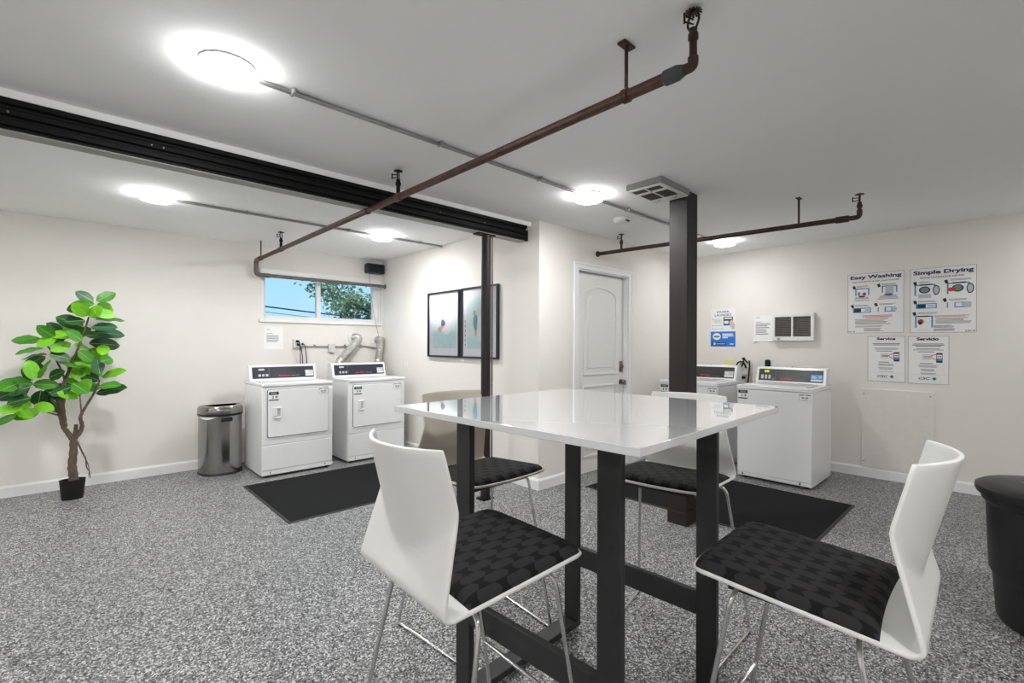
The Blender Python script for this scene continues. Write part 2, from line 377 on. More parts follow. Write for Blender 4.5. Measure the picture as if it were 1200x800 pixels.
for x0, x1, y0, y1 in ((.03, .085, .03, .125), (.03, .085, .145, .24), (.14, .28, .03, .125), (.14, .28, .145, .24)):
    MB().box(x0, x1, y0, y1, -.055, -.05).build('opening', BRN, vb)
for x, y in ((.33, .07), (.33, .2), (.11, .135)): MB().lathe([(0, -.056), (.006, -.055), (.006, -.05)], (x, y, 0), 10).build('screw', GALV, vb, smooth=True)

# ------------------------------------------------------------------ sprinkler pipes
def sprinkler(parent, x, y, z, m=BRASS, face=(0, 1)):
    """upright sprinkler head whose frame arms stand on a reducer at z"""
    b = MB(); b.lathe([(.012, z), (.012, z + .02), (.017, z + .024), (.017, z + .042), (.012, z + .05), (.014, z + .06)], (x, y, 0), 12)
    fx, fy = face
    for sgn in (-1, 1):
        b.tube(fillet([(x + sgn * fx * .01, y + sgn * fy * .01, z + .055), (x + sgn * fx * .026, y + sgn * fy * .026, z + .08), (x + sgn * fx * .02, y + sgn * fy * .02, z + .105), (x, y, z + .118)], .012, 4), .0042, 7)
    h = b.build('sprinkler_head', m, parent, smooth=True)
    d = MB(); n = 14
    for k in range(n):
        a = 2 * PI * k / n; c, s_ = math.cos(a), math.sin(a)
        d.add([(x + c * .008 - s_ * .003, y + s_ * .008 + c * .003, z + .119), (x + c * .008 + s_ * .003, y + s_ * .008 - c * .003, z + .119),
               (x + c * .028 + s_ * .004, y + s_ * .028 - c * .004, z + .113), (x + c * .028 - s_ * .004, y + s_ * .028 + c * .004, z + .113),
               (x + c * .008, y + s_ * .008, z + .122), (x + c * .028, y + s_ * .028, z + .117)],
              [(0, 1, 2, 3), (0, 3, 5, 4), (1, 4, 5, 2), (0, 4, 1), (3, 2, 5)])
    d.lathe([(0, z + .116), (.011, z + .117), (.011, z + .123), (0, z + .124)], (x, y, 0), 10)
    d.build('deflector', m, h)
    l = MB(); ax, ay = -fy, fx
    for dz in (.075, .09): l.tube([(x, y, z + dz), (x + ax * .04, y + ay * .04, z + dz + (.004 if dz > .08 else -.003))], .003, 6)
    l.tube([(x + ax * .04, y + ay * .04, z + .066), (x + ax * .04, y + ay * .04, z + .1)], .0038, 6)
    l.build('fuse_link', m, h, smooth=True)
pz = 2.248
p1 = thing('sprinkler_pipe', (1.52, .74, H), 0, 'long rusty sprinkler pipe under the ceiling above the table', 'pipe', 'sprinkler pipes')
oz = -H
def p1b(b, name, m, **k): return b.build(name, m, p1, **k)
ry = lambda Y: Y - .74
z1 = pz - H
MB().tube([(0, .06, z1), (0, ry(5.70), z1)], .0205, 16).build('main_pipe', RUST, p1, smooth=True)
MB().tube(fillet([(0, .0, z1), (0, .0, z1 + .085)], .03), .0125, 14).build('riser', BRASS, p1, smooth=True)
MB().tube(fillet([(0, .075, z1), (0, .04, z1), (0, 0, z1), (0, 0, z1 + .03)], .038, 8), [.0175] * 20, 16).build('elbow', RUST2, p1, smooth=True)
MB().tube([(0, .105, z1), (0, .10, z1), (0, .055, z1), (0, .03, z1)], [.022, .0262, .0262, .018], 16).build('reducer', mat('grey_primed_fitting', (70, 72, 76), .55, .3, var=.15), p1, smooth=True)
sprinkler(p1, 0, 0, z1 + .065, BRASS, (.3, .95))
for Y in (2.68, 4.95):
    MB().lathe([(.0225, -.03), (.025, -.028), (.025, .028), (.0225, .03)], (0, ry(Y), z1), 14, 'y').build('tee', RUST, p1, smooth=True)
    MB().tube([(0, ry(Y), z1), (0, ry(Y), z1 + .052)], .013, 12).build('riser', BLACKM, p1, smooth=True)
    sprinkler(p1, 0, ry(Y), z1 + .05, BLACKM, (.7, .7))
def hanger(Y, zt, plate=True):
    h = MB().tube([(0, ry(Y), z1 + .02), (0, ry(Y), zt)], .007, 8).build('hanger_rod', RUST2, p1, smooth=True)
    MB().lathe([(.0215, -.012), (.026, -.012), (.026, .012), (.0215, .012)], (0, ry(Y), z1), 14, 'y').build('clamp', RUST2, p1, smooth=True)
    if plate: MB().box(-.035, .035, ry(Y) - .018, ry(Y) + .018, zt - .008, zt).build('plate', RUST2, h, bevel=.002)
hanger(1.0, 0); hanger(3.10, 2.255 - H, False); hanger(5.62, 0, False)
GP = mat('grey_worn_pipe', (112, 104, 96), .55, .4, var=.25, scale=30, bump=.15)
MB().tube(fillet([(0, ry(5.64), z1), (0, ry(5.80), z1), (0, ry(5.80), 2.088 - H), (.14, ry(5.80), 2.088 - H)], .05, 8), .025, 16).build('elbow', GP, p1, smooth=True)
MB().tube([(.12, ry(5.80), 2.088 - H), (1.568, ry(5.80), 2.088 - H)], .0185, 14).build('wall_pipe', GP, p1, smooth=True)
MB().lathe([(.0185, 0), (.032, .004), (.032, .012), (.03, .012)], (1.568, ry(5.80), 2.088 - H), 18, 'x').build('wall_flange', GP, p1, smooth=True)
p2 = thing('sprinkler_pipe', (3.97, D, H), 0, 'dark rusty sprinkler pipe running from the door wall past the square column', 'pipe', 'sprinkler pipes')
a_ = Vector((0, 0, 2.252 - H)); e_ = Vector((.10, .80 - D, 2.225 - H)); dv = e_ - a_
at2 = lambda t: a_ + dv * t
MB().tube([a_, at2(.97)], .0185, 14).build('main_pipe', RUST2, p2, smooth=True)
q = fillet([at2(.955), at2(.99), at2(1.02), at2(1.02) + Vector((0, 0, .05))], .035, 8)
MB().tube(q, [.024 if i < 6 else .017 for i in range(len(q))], 14).build('elbow', RUST2, p2, smooth=True)
e2 = at2(1.02); sprinkler(p2, e2.x, e2.y, e2.z + .045, RUST2, (.95, .3))
h2 = at2(.845); hb = MB().tube([h2, (h2.x, h2.y, 0)], .0075, 8).build('hanger_rod', RUST2, p2, smooth=True)
MB().box(h2.x - .03, h2.x + .03, h2.y - .015, h2.y + .015, -.008, 0).build('plate', RUST2, hb, bevel=.002)
h3 = at2(.13); MB().tube([h3, (h3.x, h3.y, h3.z + .05)], .012, 10).build('riser', RUST2, p2, smooth=True); sprinkler(p2, h3.x, h3.y, h3.z + .045, RUST2, (.7, .7))
MB().lathe([(.03, 0), (.03, -.01), (.0185, -.014)], tuple(a_), 16, 'y').build('wall_flange', RUST2, p2, smooth=True)

# ------------------------------------------------------------------ bar table
tb = thing('bar_table', (1.41, 1.092, 0), math.radians(2.0), 'tall square white gloss table with charcoal steel legs', 'table')
TS, TZ = .508, 1.087
TOPM = mat('white_gloss_laminate', (216, 217, 218), .03, var=.004, coat=1.0, spec=.8)
MB().box(-TS, TS, -TS, TS, TZ - .021, TZ).build('table_top', TOPM, tb, bevel=.0015)
lx, ly = .325, .315
for sx in (-1, 1):
    for sy in (-1, 1):
        MB().box(sx * lx - .0125, sx * lx + .0125, sy * ly - .038, sy * ly + .038, .04, TZ - .05).build('leg', DARKM, tb, bevel=.002)
        MB().lathe([(.016, 0), (.016, .006), (.006, .008), (.006, .015)], (sx * (lx - .03), sy * ly, 0), 12).build('levelling_foot', BLACKP, tb, smooth=True)
for sy in (-1, 1):
    MB().box(-lx - .0125, lx + .0125, sy * ly - .038, sy * ly + .038, .015, .04).build('foot_beam', DARKM, tb, bevel=.002)
    MB().box(-lx - .0125, lx + .0125, sy * ly - .038, sy * ly + .038, TZ - .05, TZ - .022).build('top_rail', DARKM, tb, bevel=.002)
for sx in (-1, 1):
    MB().box(sx * lx - .0125, sx * lx + .0125, -ly + .038, ly - .038, .298, .385).build('stretcher', DARKM, tb, bevel=.002)

# ------------------------------------------------------------------ bar stools
SHELL = mat('white_moulded_shell', (232, 232, 229), .42, var=.006, scale=8)
PAD = pad_material()
def seat_z(x):
    return .706 + (x + .2) * .066 - (max(0, x - .21) * .10)
def shell_mesh():
    nt_ = 20; rows = []
    def softmin(a, b, k=.006):
        h = max(0, min(1, .5 + .5 * (b - a) / k)); return b * (1 - h) + a * h - k * h * (1 - h)
    for i in range(15):                                            # seat, front to rear
        x = .250 - i / 14 * .450; hw_ = .219 - .010 * max(0, (x - .214) / .036) ** 2
        row = []
        for j in range(nt_ + 1):
            t = -1 + 2 * j / nt_; fx = max(0, (x - .05) / .20)
            xx = x - .010 * t * t * fx ** 1.5 - .012 * abs(t) ** 12 * fx ** 2; z = seat_z(x) + .003 * t * t
            row.append((xx, hw_ * t, z))
        rows.append(row)
    for i in range(1, 6):                                          # bend
        a = i / 5 * PI * .42; r = .026
        row = []
        for j in range(nt_ + 1):
            t = -1 + 2 * j / nt_; row.append((-.2 - r * math.sin(a), .218 * t, .706 + r * (1 - math.cos(a)) + .003 * t * t * (1 - i / 5)))
        rows.append(row)
    z0 = .706 + .026 * (1 - math.cos(PI * .42))
    for i in range(1, 25):
        z = z0 + (1.078 - z0) * i / 24
        hw_ = .218 - (z - z0) / (.93 - z0) * .029 if z < .93 else .189 - (z - .93) / .148 * .008
        if i == 24: hw_ -= .003
        row = []
        for j in range(nt_ + 1):
            t = -1 + 2 * j / nt_
            xl = -.2265 + (z - z0) * .27; xu = -.170 - (z - .93) * .25 - .066 * (1 - t * t)
            row.append((softmin(xl, xu), hw_ * t, z))
        rows.append(row)
    b = MB(); n = nt_ + 1
    b.add([p for r_ in rows for p in r_], [(i * n + j, i * n + j + 1, (i + 1) * n + j + 1, (i + 1) * n + j) for i in range(len(rows) - 1) for j in range(nt_)])
    return b.mesh('shell')
def pad_mesh():
    nu, nv = 22, 22; v = []; f = []
    for side in (1, 0):
        for i in range(nu + 1):
            for j in range(nv + 1):
                u = -1 + 2 * i / nu; w_ = -1 + 2 * j / nv
                # cluster samples at the rim
                u = math.copysign(1 - (1 - abs(u)) ** 1.6, u); w_ = math.copysign(1 - (1 - abs(w_)) ** 1.6, w_)
                x = .043 + .201 * u; fx = max(0, (x - .05) / .20); hw_ = .213 - .008 * max(0, (x - .209) / .035) ** 2
                xx = x - .010 * w_ * w_ * fx ** 1.5 - .012 * abs(w_) ** 12 * fx ** 2 + .010 * (1 - w_ * w_) * max(0, -u) ** 3
                e = max(0, 1 - abs(u) ** 10) ** .6 * max(0, 1 - abs(w_) ** 10) ** .6
                v.append((xx, hw_ * w_, seat_z(x) + .003 * w_ * w_ + .0052 + (.024 * e if side else 0)))
    n = nv + 1; o = (nu + 1) * n
    for i in range(nu):
        for j in range(nv):
            q = (i * n + j, i * n + j + 1, (i + 1) * n + j + 1, (i + 1) * n + j); f.append(q); f.append(tuple(k + o for k in q[::-1]))
    return MB().add(v, f).mesh('seat_pad')
SHM = shell_mesh(); SHM.materials.append(SHELL)
PDM = pad_mesh(); PDM.materials.append(PAD)
RR = .0066
def leg_pts(front, s):
    if front: return [(.12, s * .03, .699), (.138, s * .19, .699), (.260, s * .225, RR), (.21, s * .23, RR)]
    return [(-.11, s * .03, .684), (-.12, s * .203, .684), (-.255, s * .272, RR), (-.21, s * .267, RR)]
LEGM = {}
for fr in (0, 1):
    for s in (-1, 1):
        p = leg_pts(fr, s); q = fillet(p[:3], .045, 7)[:-1] + fillet(p[1:], .03, 6)[1:]
        me = MB().tube(q, RR, 10).mesh('leg'); me.materials.append(CHROME); LEGM[(fr, s)] = me
SHM2 = SHM.copy(); SHM2.materials[0] = mat('beige_moulded_shell', (205, 196, 182), .42, var=.01, scale=8)
def stool(x, y, face, label, shm=SHM):
    t = thing('bar_stool', (x, y, 0), face, label, 'stool', 'bar stools around the white table')
    o = link('shell', shm, t, smooth=True); so = o.modifiers.new('thickness', 'SOLIDIFY'); so.thickness = .010; so.offset = 0
    be = o.modifiers.new('edge', 'BEVEL'); be.width = .003; be.segments = 2; be.limit_method = 'ANGLE'; be.angle_limit = math.radians(60)
    link('seat_pad', PDM, t, smooth=True)
    for k, me in LEGM.items(): link('leg', me, t, smooth=True)
    for s in (-1, 1): MB().tube([(.215, s * .2295, RR), (-.215, s * .2675, RR)], RR, 10).build('runner', CHROME, t, smooth=True)
    MB().tube([(.2085, -.2105, .298), (.2085, .2105, .298)], RR * .95, 10).build('footrest', CHROME, t, smooth=True)
    b = MB(); b.box(-.14, .16, -.16, .16, .689, .699); b.build('seat_plate', BLACKP, t, bevel=.002)
    for s in (-1, 1):
        for gx, gy in ((.235, .2275), (-.235, .2695)): MB().box(gx - .012, gx + .012, s * gy - .008, s * gy + .008, 0, .009).build('floor_glide', BLACKP, t, bevel=.002)
    return t
stool(.825, 1.045, math.radians(-2.5), 'white bar stool seen from behind in the left foreground')
stool(1.405, 1.728, -PI / 2, 'beige bar stool on the far left side of the table', SHM2)
stool(2.0, 1.072, PI + math.radians(7), 'white bar stool on the far right side of the table near the square column')
stool(1.405, .352, PI / 2 + math.radians(2), 'white bar stool in the right foreground nearest the black bin')

# ------------------------------------------------------------------ laundry machines
def rrect(x0, x1, z0, z1, r, n=5):
    pts = []
    for cx, cz, a0 in ((x1 - r, z1 - r, 0), (x0 + r, z1 - r, 90), (x0 + r, z0 + r, 180), (x1 - r, z0 + r, 270)):
        for i in range(n + 1):
            a = math.radians(a0 + 90 * i / n); pts.append((cx + r * math.cos(a), cz + r * math.sin(a)))
    return pts
SEAM = mat('dark_seam', (72, 73, 74), .7, var=.05)
SHADE = mat('shaded_white_pocket', (205, 206, 206), .5, var=.02)  # shade of the white handle recess put into its colour
NAVYP = mat('navy_console_panel', (38, 40, 52), .3, var=.05)
CHARP = mat('charcoal_console_panel', (52, 50, 49), .35, var=.05)
REDTXT = mat('red_console_lettering', (226, 62, 40), .5, var=.02)
LCD = emitter('lit_display', (.62, .78, .02), 1.0)
def sticker_number(t, num, x, z, w_=.09, h_=.085, y=-.014):
    s = MB().box(x, x + w_, y - .001, y, z, z + h_).build('number_sticker', PAPER, t)
    MB().box(x, x + w_, y - .0016, y - .001, z + h_ * .66, z + h_).build('black_band', INK, s); MB().box(x, x + w_, y - .0016, y - .001, z, z + h_ * .12).build('black_band', INK, s)
    b = MB()
    for k, (a, e) in enumerate(((.18, .82), (.22, .78))): b.box(x + w_ * a, x + w_ * e, y - .0022, y - .0016, z + h_ * (.87 - .1 * k), z + h_ * (.91 - .1 * k))
    b.build('fine_print', PALEINK, s)
    text('number', num, x + w_ * .30, z + h_ * .22, w_ * (.11 if num == '1' else .17), h_ * .34, y - .0017, INK, s, .02)
    b = MB(); b.box(x + w_ * .62, x + w_ * .9, y - .0017, y - .001, z + h_ * .34, z + h_ * .46); b.box(x + w_ * .72, x + w_ * .8, y - .0017, y - .001, z + h_ * .24, z + h_ * .56); b.build('small_symbol', GREYINK, s)
def sticker_phone(t, x, z, w_=.1, h_=.065, y=-.014):
    s = MB().box(x, x + w_, y - .001, y, z, z + h_).build('service_sticker', PAPER, t)
    ring(rrect(x + .002, x + w_ - .002, z + .002, z + h_ - .002, .003), rrect(x + .0045, x + w_ - .0045, z + .0045, z + h_ - .0045, .002), y - .0016, y - .001).build('border', GREYINK, s)
    b = MB(); b.box(x + .006, x + w_ * .42, y - .0018, y - .001, z + h_ * .8, z + h_ * .92); b.box(x + w_ * .55, x + w_ - .006, y - .0018, y - .001, z + h_ * .8, z + h_ * .92)
    b.box(x + w_ * .2, x + w_ * .45, y - .0018, y - .001, z + h_ * .38, z + h_ * .58); b.box(x + w_ * .52, x + w_ * .8, y - .0018, y - .001, z + h_ * .38, z + h_ * .58)
    b.box(x + w_ * .25, x + w_ * .75, y - .0018, y - .001, z + h_ * .17, z + h_ * .24); b.build('printing', GREYINK, s)
def console(t, w_, y0, z0, panelm, dryer, card):
    """sloped control console along the rear of the top"""
    hgt, run = .165, .045
    c = MB().prism([(y0, z0), (y0 + run, z0 + hgt), (y0 + .155, z0 + hgt), (y0 + .165, z0)], 'x', .004, w_ - .004).build('console', WHITE, t, bevel=.006)
    sl = math.hypot(hgt, run); up = Vector((0, run / sl, hgt / sl)); nr = Vector((0, -hgt / sl, run / sl)); o = Vector((0, y0, z0))
    def slab(x0, x1, s0, s1, n0, n1, name, m, bevel=0):
        v = [o + Vector((x, 0, 0)) + up * s + nr * n for n in (n0, n1) for s in (s0, s1) for x in (x0, x1)]
        b = MB().add(v, [(0, 2, 3, 1), (4, 5, 7, 6), (0, 1, 5, 4), (2, 6, 7, 3), (0, 4, 6, 2), (1, 3, 7, 5)])
        return b.build(name, m, c, bevel=bevel)
    def lett(body, x, s, ww_, hh_, m, bold=.01, shear=0):
        me = text_mesh(body, ww_, hh_, bold, shear)
        for v in me.vertices: v.co = o + Vector((x + v.co.x, 0, 0)) + up * (s + v.co.z) + nr * .0042
        me.materials.append(m); link('lettering', me, c)
    px0, px1, s0, s1 = .03, w_ - .03, .024, .148
    slab(px0, px1, s0, s1, -.001, .003, 'control_panel', panelm)
    pw = px1 - px0
    if dryer:
        slab(px0 + .062 * 1, px0 + .12, s0 + .088, s0 + .106, .003, .0042, 'display', PALEINK)
        for k in range(3): slab(px0 + .058 + k * .036, px0 + .082 + k * .036, s0 + .022, s0 + .046, .003, .006, 'button', PALEINK, .001)
        slab(px0 + .165, px0 + .167, s0 + .012, s1 - .008, .003, .0036, 'divider', GREYINK)
        lett('Speed Queen', px0 + pw * .41, s0 + .014, pw * .175, .020, REDTXT, .02, .25)
        lett('Commercial Laundry', px0 + pw * .60, s0 + .018, pw * .15, .012, PALEINK, 0)
    else:
        slab(px0 + .055, px0 + .10, s0 + .088, s0 + .110, .003, .0042, 'display', LCD)
        for k in range(3): slab(px0 + .025 + k * .036, px0 + .047 + k * .036, s0 + .018, s0 + .060, .003, .006, 'button', PALEINK, .001)
        slab(px0 + .138, px0 + .152, s0 + .014, s0 + .024, .003, .005, 'button', PALEINK, .001)
        slab(px0 + .163, px0 + .165, s0 + .008, s1 - .008, .003, .0036, 'divider', GREYINK)
        lett('Speed Queen', px0 + pw * .36, s0 + .012, pw * .185, .022, REDTXT, .02, .25)
        lett('Commercial Laundry', px0 + pw * .56, s0 + .014, pw * .17, .012, GREYINK, 0)
    cx0, cx1 = px1 - (.104 if not dryer else .092), px1 - .006
    slab(cx0, cx1, s0 + .014, s0 + .08, .003, .0045, 'payment_card', card)
    slab(cx0, cx1, s0 + .014, s0 + .028, .0045, .0048, 'card_stripe', PAPER)
    slab(cx0 + .008, cx0 + .05, s0 + .044, s0 + .05, .0045, .0048, 'card_print', PAPER); slab(cx0 + .008, cx0 + .04, s0 + .056, s0 + .062, .0045, .0048, 'card_print', PAPER)
    slab(cx1 - .03, cx1 - .008, s0 + .044, s0 + .07, .0045, .0048, 'card_logo', PALEINK)
    return c
GREYCARD = mat('grey_payment_card', (190, 193, 198), .4, var=.03)
BLUECARD = mat('blue_payment_card', (80, 160, 214), .4, var=.03)
def dryer(x, y, num, label):
    t = thing('dryer', (x, y, 0), 0, label, 'dryer', 'white dryers under the window')
    w_, d_ = .692, .62
    MB().box(0, w_, .012, d_, .02, .893).build('body', WHITE, t, bevel=.004)
    MB().box(0, w_, -.002, .012, .322, .893).build('front_panel', WHITE, t, bevel=.004)
    MB().box(.002, w_ - .002, -.004, .012, .075, .317).build('lower_panel', WHITE, t, bevel=.004)
    MB().box(0, w_, -.001, .012, .028, .072).build('kick_plate', WHITE, t, bevel=.003)
    MB().box(-.003, w_ + .003, -.010, d_, .895, .924).build('top_panel', WHITE, t, bevel=.006, bseg=3)
    MB().box(.05, w_ - .05, .05, .42, .924, .929).build('top_ridge', WHITE, t, bevel=.004)
    MB().prism(rrect(.045, .650, .392, .868, .022), 'y', -.0035, -.001).build('door_gasket', SEAM, t)
    dd = MB().prism(rrect(.050, .645, .397, .863, .019), 'y', -.014, -.002).build('door', WHITE, t, bevel=.004)
    ring(rrect(.10, .176, .58, .69, .008), rrect(.112, .165, .595, .678, .004), -.026, -.014).build('handle', WHITE, dd, bevel=.003)
    MB().prism(rrect(.112, .165, .595, .678, .004), 'y', -.0155, -.014).build('handle_pocket', SHADE, dd)
    MB().box(.112, .130, -.030, -.014, .60, .672).build('handle_grip', WHITE, dd, bevel=.004)
    sticker_number(t, num, .058, .758); sticker_phone(t, .540, .792)
    console(t, w_, .44, .924, NAVYP, True, GREYCARD)
    for fx, fy in ((.05, .05), (w_ - .05, .05), (.05, d_ - .05), (w_ - .05, d_ - .05)):
        MB().lathe([(.02, 0), (.02, .012), (.01, .014), (.01, .022)], (fx, fy, 0), 12).build('foot', RUBBER, t)
    b = MB(); b.box(.075, .082, -.002, -.0005, .04, .06); b.box(w_ - .082, w_ - .075, -.002, -.0005, .04, .06); b.build('panel_clips', SEAM, t)
    return t
def washer(x, y, num, label, card):
    t = thing('washer', (x, y, 0), -PI / 2, label, 'washer', 'white washing machines on the right wall')
    w_, d_ = .652, .655
    MB().box(0, w_, .010, d_, .022, .882).build('body', WHITE, t, bevel=.004)
    MB().box(0, w_, 0, .010, .062, .882).build('front_panel', WHITE, t, bevel=.004)
    MB().box(.003, w_ - .003, .004, .010, .03, .058).build('kick_plate', WHITE, t, bevel=.002)
    MB().box(-.004, w_ + .004, -.008, d_, .884, .925).build('top_panel', WHITE, t, bevel=.007, bseg=3)
    ld = MB().box(.06, w_ - .06, .02, .43, .926, .936).build('lid', WHITE, t, bevel=.004)
    b = MB()
    for k in range(3): b.box(.10 + k * .16, .22 + k * .16, .40, .428, .936, .9375)
    b.build('lid_hinge_gaps', SEAM, ld)
    sticker_number(t, num, .010, .788, .088, .085, -.0005); sticker_phone(t, .548, .808, .098, .062, -.0005)
    console(t, w_, .475, .925, CHARP, False, card)
    b = MB(); b.lathe([(.001, 1.098), (.006, 1.096), (.007, 1.09)], (.33, .56, 0), 8); b.build('top_screw', SEAM, t, smooth=True)
    for fx, fy in ((.06, .06), (w_ - .06, .06), (.06, d_ - .06), (w_ - .06, d_ - .06)):
        MB().lathe([(.02, 0), (.02, .012), (.01, .014), (.01, .024)], (fx, fy, 0), 12).build('foot', RUBBER, t)
    b = MB(); b.box(.045, .055, -.001, .004, .034, .056); b.box(w_ - .10, w_ - .09, -.001, .004, .034, .056); b.build('panel_clips', SEAM, t)
    return t
dryer(1.370, 5.010, '3', 'white dryer numbered 3 beside the steel bin')
dryer(2.245, 5.020, '4', 'white dryer numbered 4 in the corner by the picture wall')
washer(4.905, 2.765, '1', 'white washing machine numbered 1, mostly hidden by the square column', GREYCARD)
washer(4.900, 1.912, '2', 'white washing machine numbered 2 with a lit yellow display', BLUECARD)

# ------------------------------------------------------------------ floor mats
def floor_mat(x0, x1, y0, y1, label):
    t = thing('floor_mat', ((x0 + x1) / 2, (y0 + y1) / 2, 0), 0, label, 'mat', 'charcoal floor mats')
    a, b_ = (x1 - x0) / 2, (y1 - y0) / 2
    MB().box(-a + .022, a - .022, -b_ + .022, b_ - .022, .002, .009).build('pile', MATM, t, bevel=.002)
    o = [(-a, -b_), (a, -b_), (a, b_), (-a, b_)]; i_ = [(-a + .024, -b_ + .024), (a - .024, -b_ + .024), (a - .024, b_ - .024), (-a + .024, b_ - .024)]
    v = [(p, q, 0) for p, q in o] + [(p * 1, q * 1, .003) for p, q in o] + [(p, q, .007) for p, q in i_] + [(p, q, 0) for p, q in i_]
    f = []
    for k in range(4):
        n = (k + 1) % 4; f += [(k, n, 4 + n, 4 + k), (4 + k, 4 + n, 8 + n, 8 + k), (8 + k, 8 + n, 12 + n, 12 + k), (12 + k, 12 + n, n, k)]
    MB().add(v, f).build('rubber_border', mat('dark_rubber_border', (40, 40, 41), .7, var=.08), t)
floor_mat(1.172, 3.0, 3.63, 4.872, 'charcoal floor mat in front of the two dryers')
floor_mat(3.49, 4.72, .90, 2.73, 'black floor mat in front of the two washers')

# ------------------------------------------------------------------ steel bin
def dshape(s, hw_=.192, dep=.235, n=30):
    pts = []
    for i in range(n + 1):
        a = PI + PI * i / n; c, s_ = math.cos(a), math.sin(a)
        pts.append((hw_ * s * math.copysign(abs(c) ** .72, c), dep * s * -abs(s_) ** .9 + .02))
    m_ = .02 * s
    return pts
def loft(levels, cap0=True, cap1=True):
    b = MB(); v = []; f = []; n = len(dshape(1))
    for s, z in levels: v += [(p, q, z) for p, q in dshape(s)]
    for i in range(len(levels) - 1):
        for k in range(n):
            k2 = (k + 1) % n; f.append((i * n + k, i * n + k2, (i + 1) * n + k2, (i + 1) * n + k))
    if cap0: f.append(tuple(range(n))[::-1])
    if cap1: f.append(tuple((len(levels) - 1) * n + k for k in range(n)))
    return b.add(v, f)
sb = thing('steel_trash_bin', (1.145, 5.635, 0), 0, 'half-round brushed steel trash bin left of the dryers', 'bin')
loft([(1.03, 0), (1.03, .012), (1.0, .022)]).build('base', BLACKP, sb, smooth=True)
loft([(1.0, .022), (1.0, .588)]).build('body', STEEL, sb, smooth=True)
loft([(1.03, .588), (1.04, .594), (1.04, .604), (1.0, .61)]).build('gasket', BLACKP, sb, smooth=True)
ldm = mat('satin_steel_lid', (150, 147, 141), .22, 1, var=.06, scale=20)
lidb = loft([(1.04, .61), (1.05, .63), (1.04, .66), (.98, .682), (.9, .688), (.74, .686), (.70, .66)], True, False).build('lid', ldm, sb, smooth=True)
loft([(.705, .662), (.70, .66)]).build('opening', RUBBER, lidb)
MB().prism(rrect(-.035, .065, .535, .575, .008), 'y', -.222, -.200).build('handle', BLACKP, sb, bevel=.004)
b = MB(); n = 12
for i in range(n):
    p, q = dshape(1.006)[1 + i], dshape(1.006)[2 + i]; z_ = .588 - .028 * math.sin(PI * (i + .5) / n)
    b.add([(p[0], p[1] - .0, .588), (q[0], q[1], .588), (q[0], q[1], z_), (p[0], p[1], z_), (p[0] * .99, p[1] + .003, .588), (q[0] * .99, q[1] + .003, .588)], [(0, 1, 2, 3), (0, 4, 5, 1)])
b.build('bag_edge', PAPER, sb)
text('engraving', 'e', -.085, .632, .02, .022, -.226, GREYINK, lidb, .01)
# ------------------------------------------------------------------ black bin
bb = thing('black_trash_can', (3.33, -.15, 0), PI / 2, 'round black plastic trash can at the right edge', 'bin')
MB().lathe([(.205, 0), (.215, .02), (.228, .2), (.232, .22), (.242, .245), (.252, .56), (.268, .575), (.272, .60), (.272, .615), (.262, .615)], seg=48).build('body', BLACKP, bb, smooth=True)
lc = MB().lathe([(.285, .605), (.292, .62), (.29, .640), (.27, .652), (.2, .66), (.13, .668), (.12, .660), (0, .662)], seg=48).build('lid', BLACKP, bb, smooth=True)
for s in (-1, 1):
    MB().tube(fillet([(s * .04, s * .26, .54), (s * .04, s * .30, .53), (-s * .06, s * .30, .53), (-s * .06, s * .26, .54)], .02, 4), .012, 8).build('handle', BLACKP, bb, smooth=True)

# ------------------------------------------------------------------ potted plant
PY = 5.46
pr = at(85.5, 584, PY); pr.z = 0
plant = thing('potted_fig_tree', tuple(pr), 0, 'leafy artificial fig tree in a small black pot', 'plant')
def loc(px, py, dy=0): return at(px, py, PY + dy) - pr
POTM = mat('black_pot_plastic', (20, 20, 20), .45, var=.1)
pot = MB().lathe([(.066, 0), (.07, .005), (.084, .160), (.086, .165), (.080, .165), (.076, .145), (0, .143)], seg=36, sx=1, sy=.72).build('pot', POTM, plant, smooth=True)
MB().lathe([(.0755, .144), (.04, .149), (0, .15)], seg=24, sx=1, sy=.72).build('soil', mat('grey_foam_soil', (110, 106, 100), .95, var=.3, scale=90, bump=.6), pot, smooth=True)
BARK = mat('fig_bark', (92, 78, 62), .85, var=.35, scale=35, stretch=(1, 1, .35), bump=.7)
GSTEM = mat('green_brown_stem', (98, 92, 58), .75, var=.2, scale=40)
def branch(name, pts, r0, r1, m=BARK, seg=9):
    q = []
    P_ = [loc(*p) if len(p) < 3 else loc(p[0], p[1], p[2]) for p in pts]
    n = 5                                             # Catmull-Rom through the points
    for i in range(len(P_) - 1):
        a, b_, c, d = P_[max(i - 1, 0)], P_[i], P_[i + 1], P_[min(i + 2, len(P_) - 1)]
        for k in range(n):
            t = k / n; q.append(.5 * ((2 * b_) + (c - a) * t + (2 * a - 5 * b_ + 4 * c - d) * t * t + (3 * b_ - a - 3 * c + d) * t ** 3))
    q.append(P_[-1]); N = len(q)
    rs = [(r0 + (r1 - r0) * i / (N - 1)) * (1 + .10 * math.sin(i * 2.3)) for i in range(N)]
    return MB().tube(q, rs, seg).build(name, m, plant, smooth=True)
branch('trunk', [(86.5, 566), (86.5, 558), (85, 545), (86.5, 528), (86.5, 511)], .035, .025)
branch('branch', [(85, 514), (79, 506), (74, 499), (71, 488), (67, 478), (61, 467)], .022, .008)
branch('branch', [(76, 500), (74, 485), (73, 467), (75.5, 449), (82, 432), (89, 415), (97, 393), (104, 371)], .020, .006)
branch('branch', [(76, 445), (72, 434), (68, 426), (60, 411), (50, 399)], .009, .005)
branch('branch', [(88, 513), (94, 506), (96.5, 498), (94.5, 489), (99, 479), (110.5, 460), (117, 445)], .020, .006)
branch('branch', [(88, 512), (89, 503), (89.5, 497)], .016, .013)
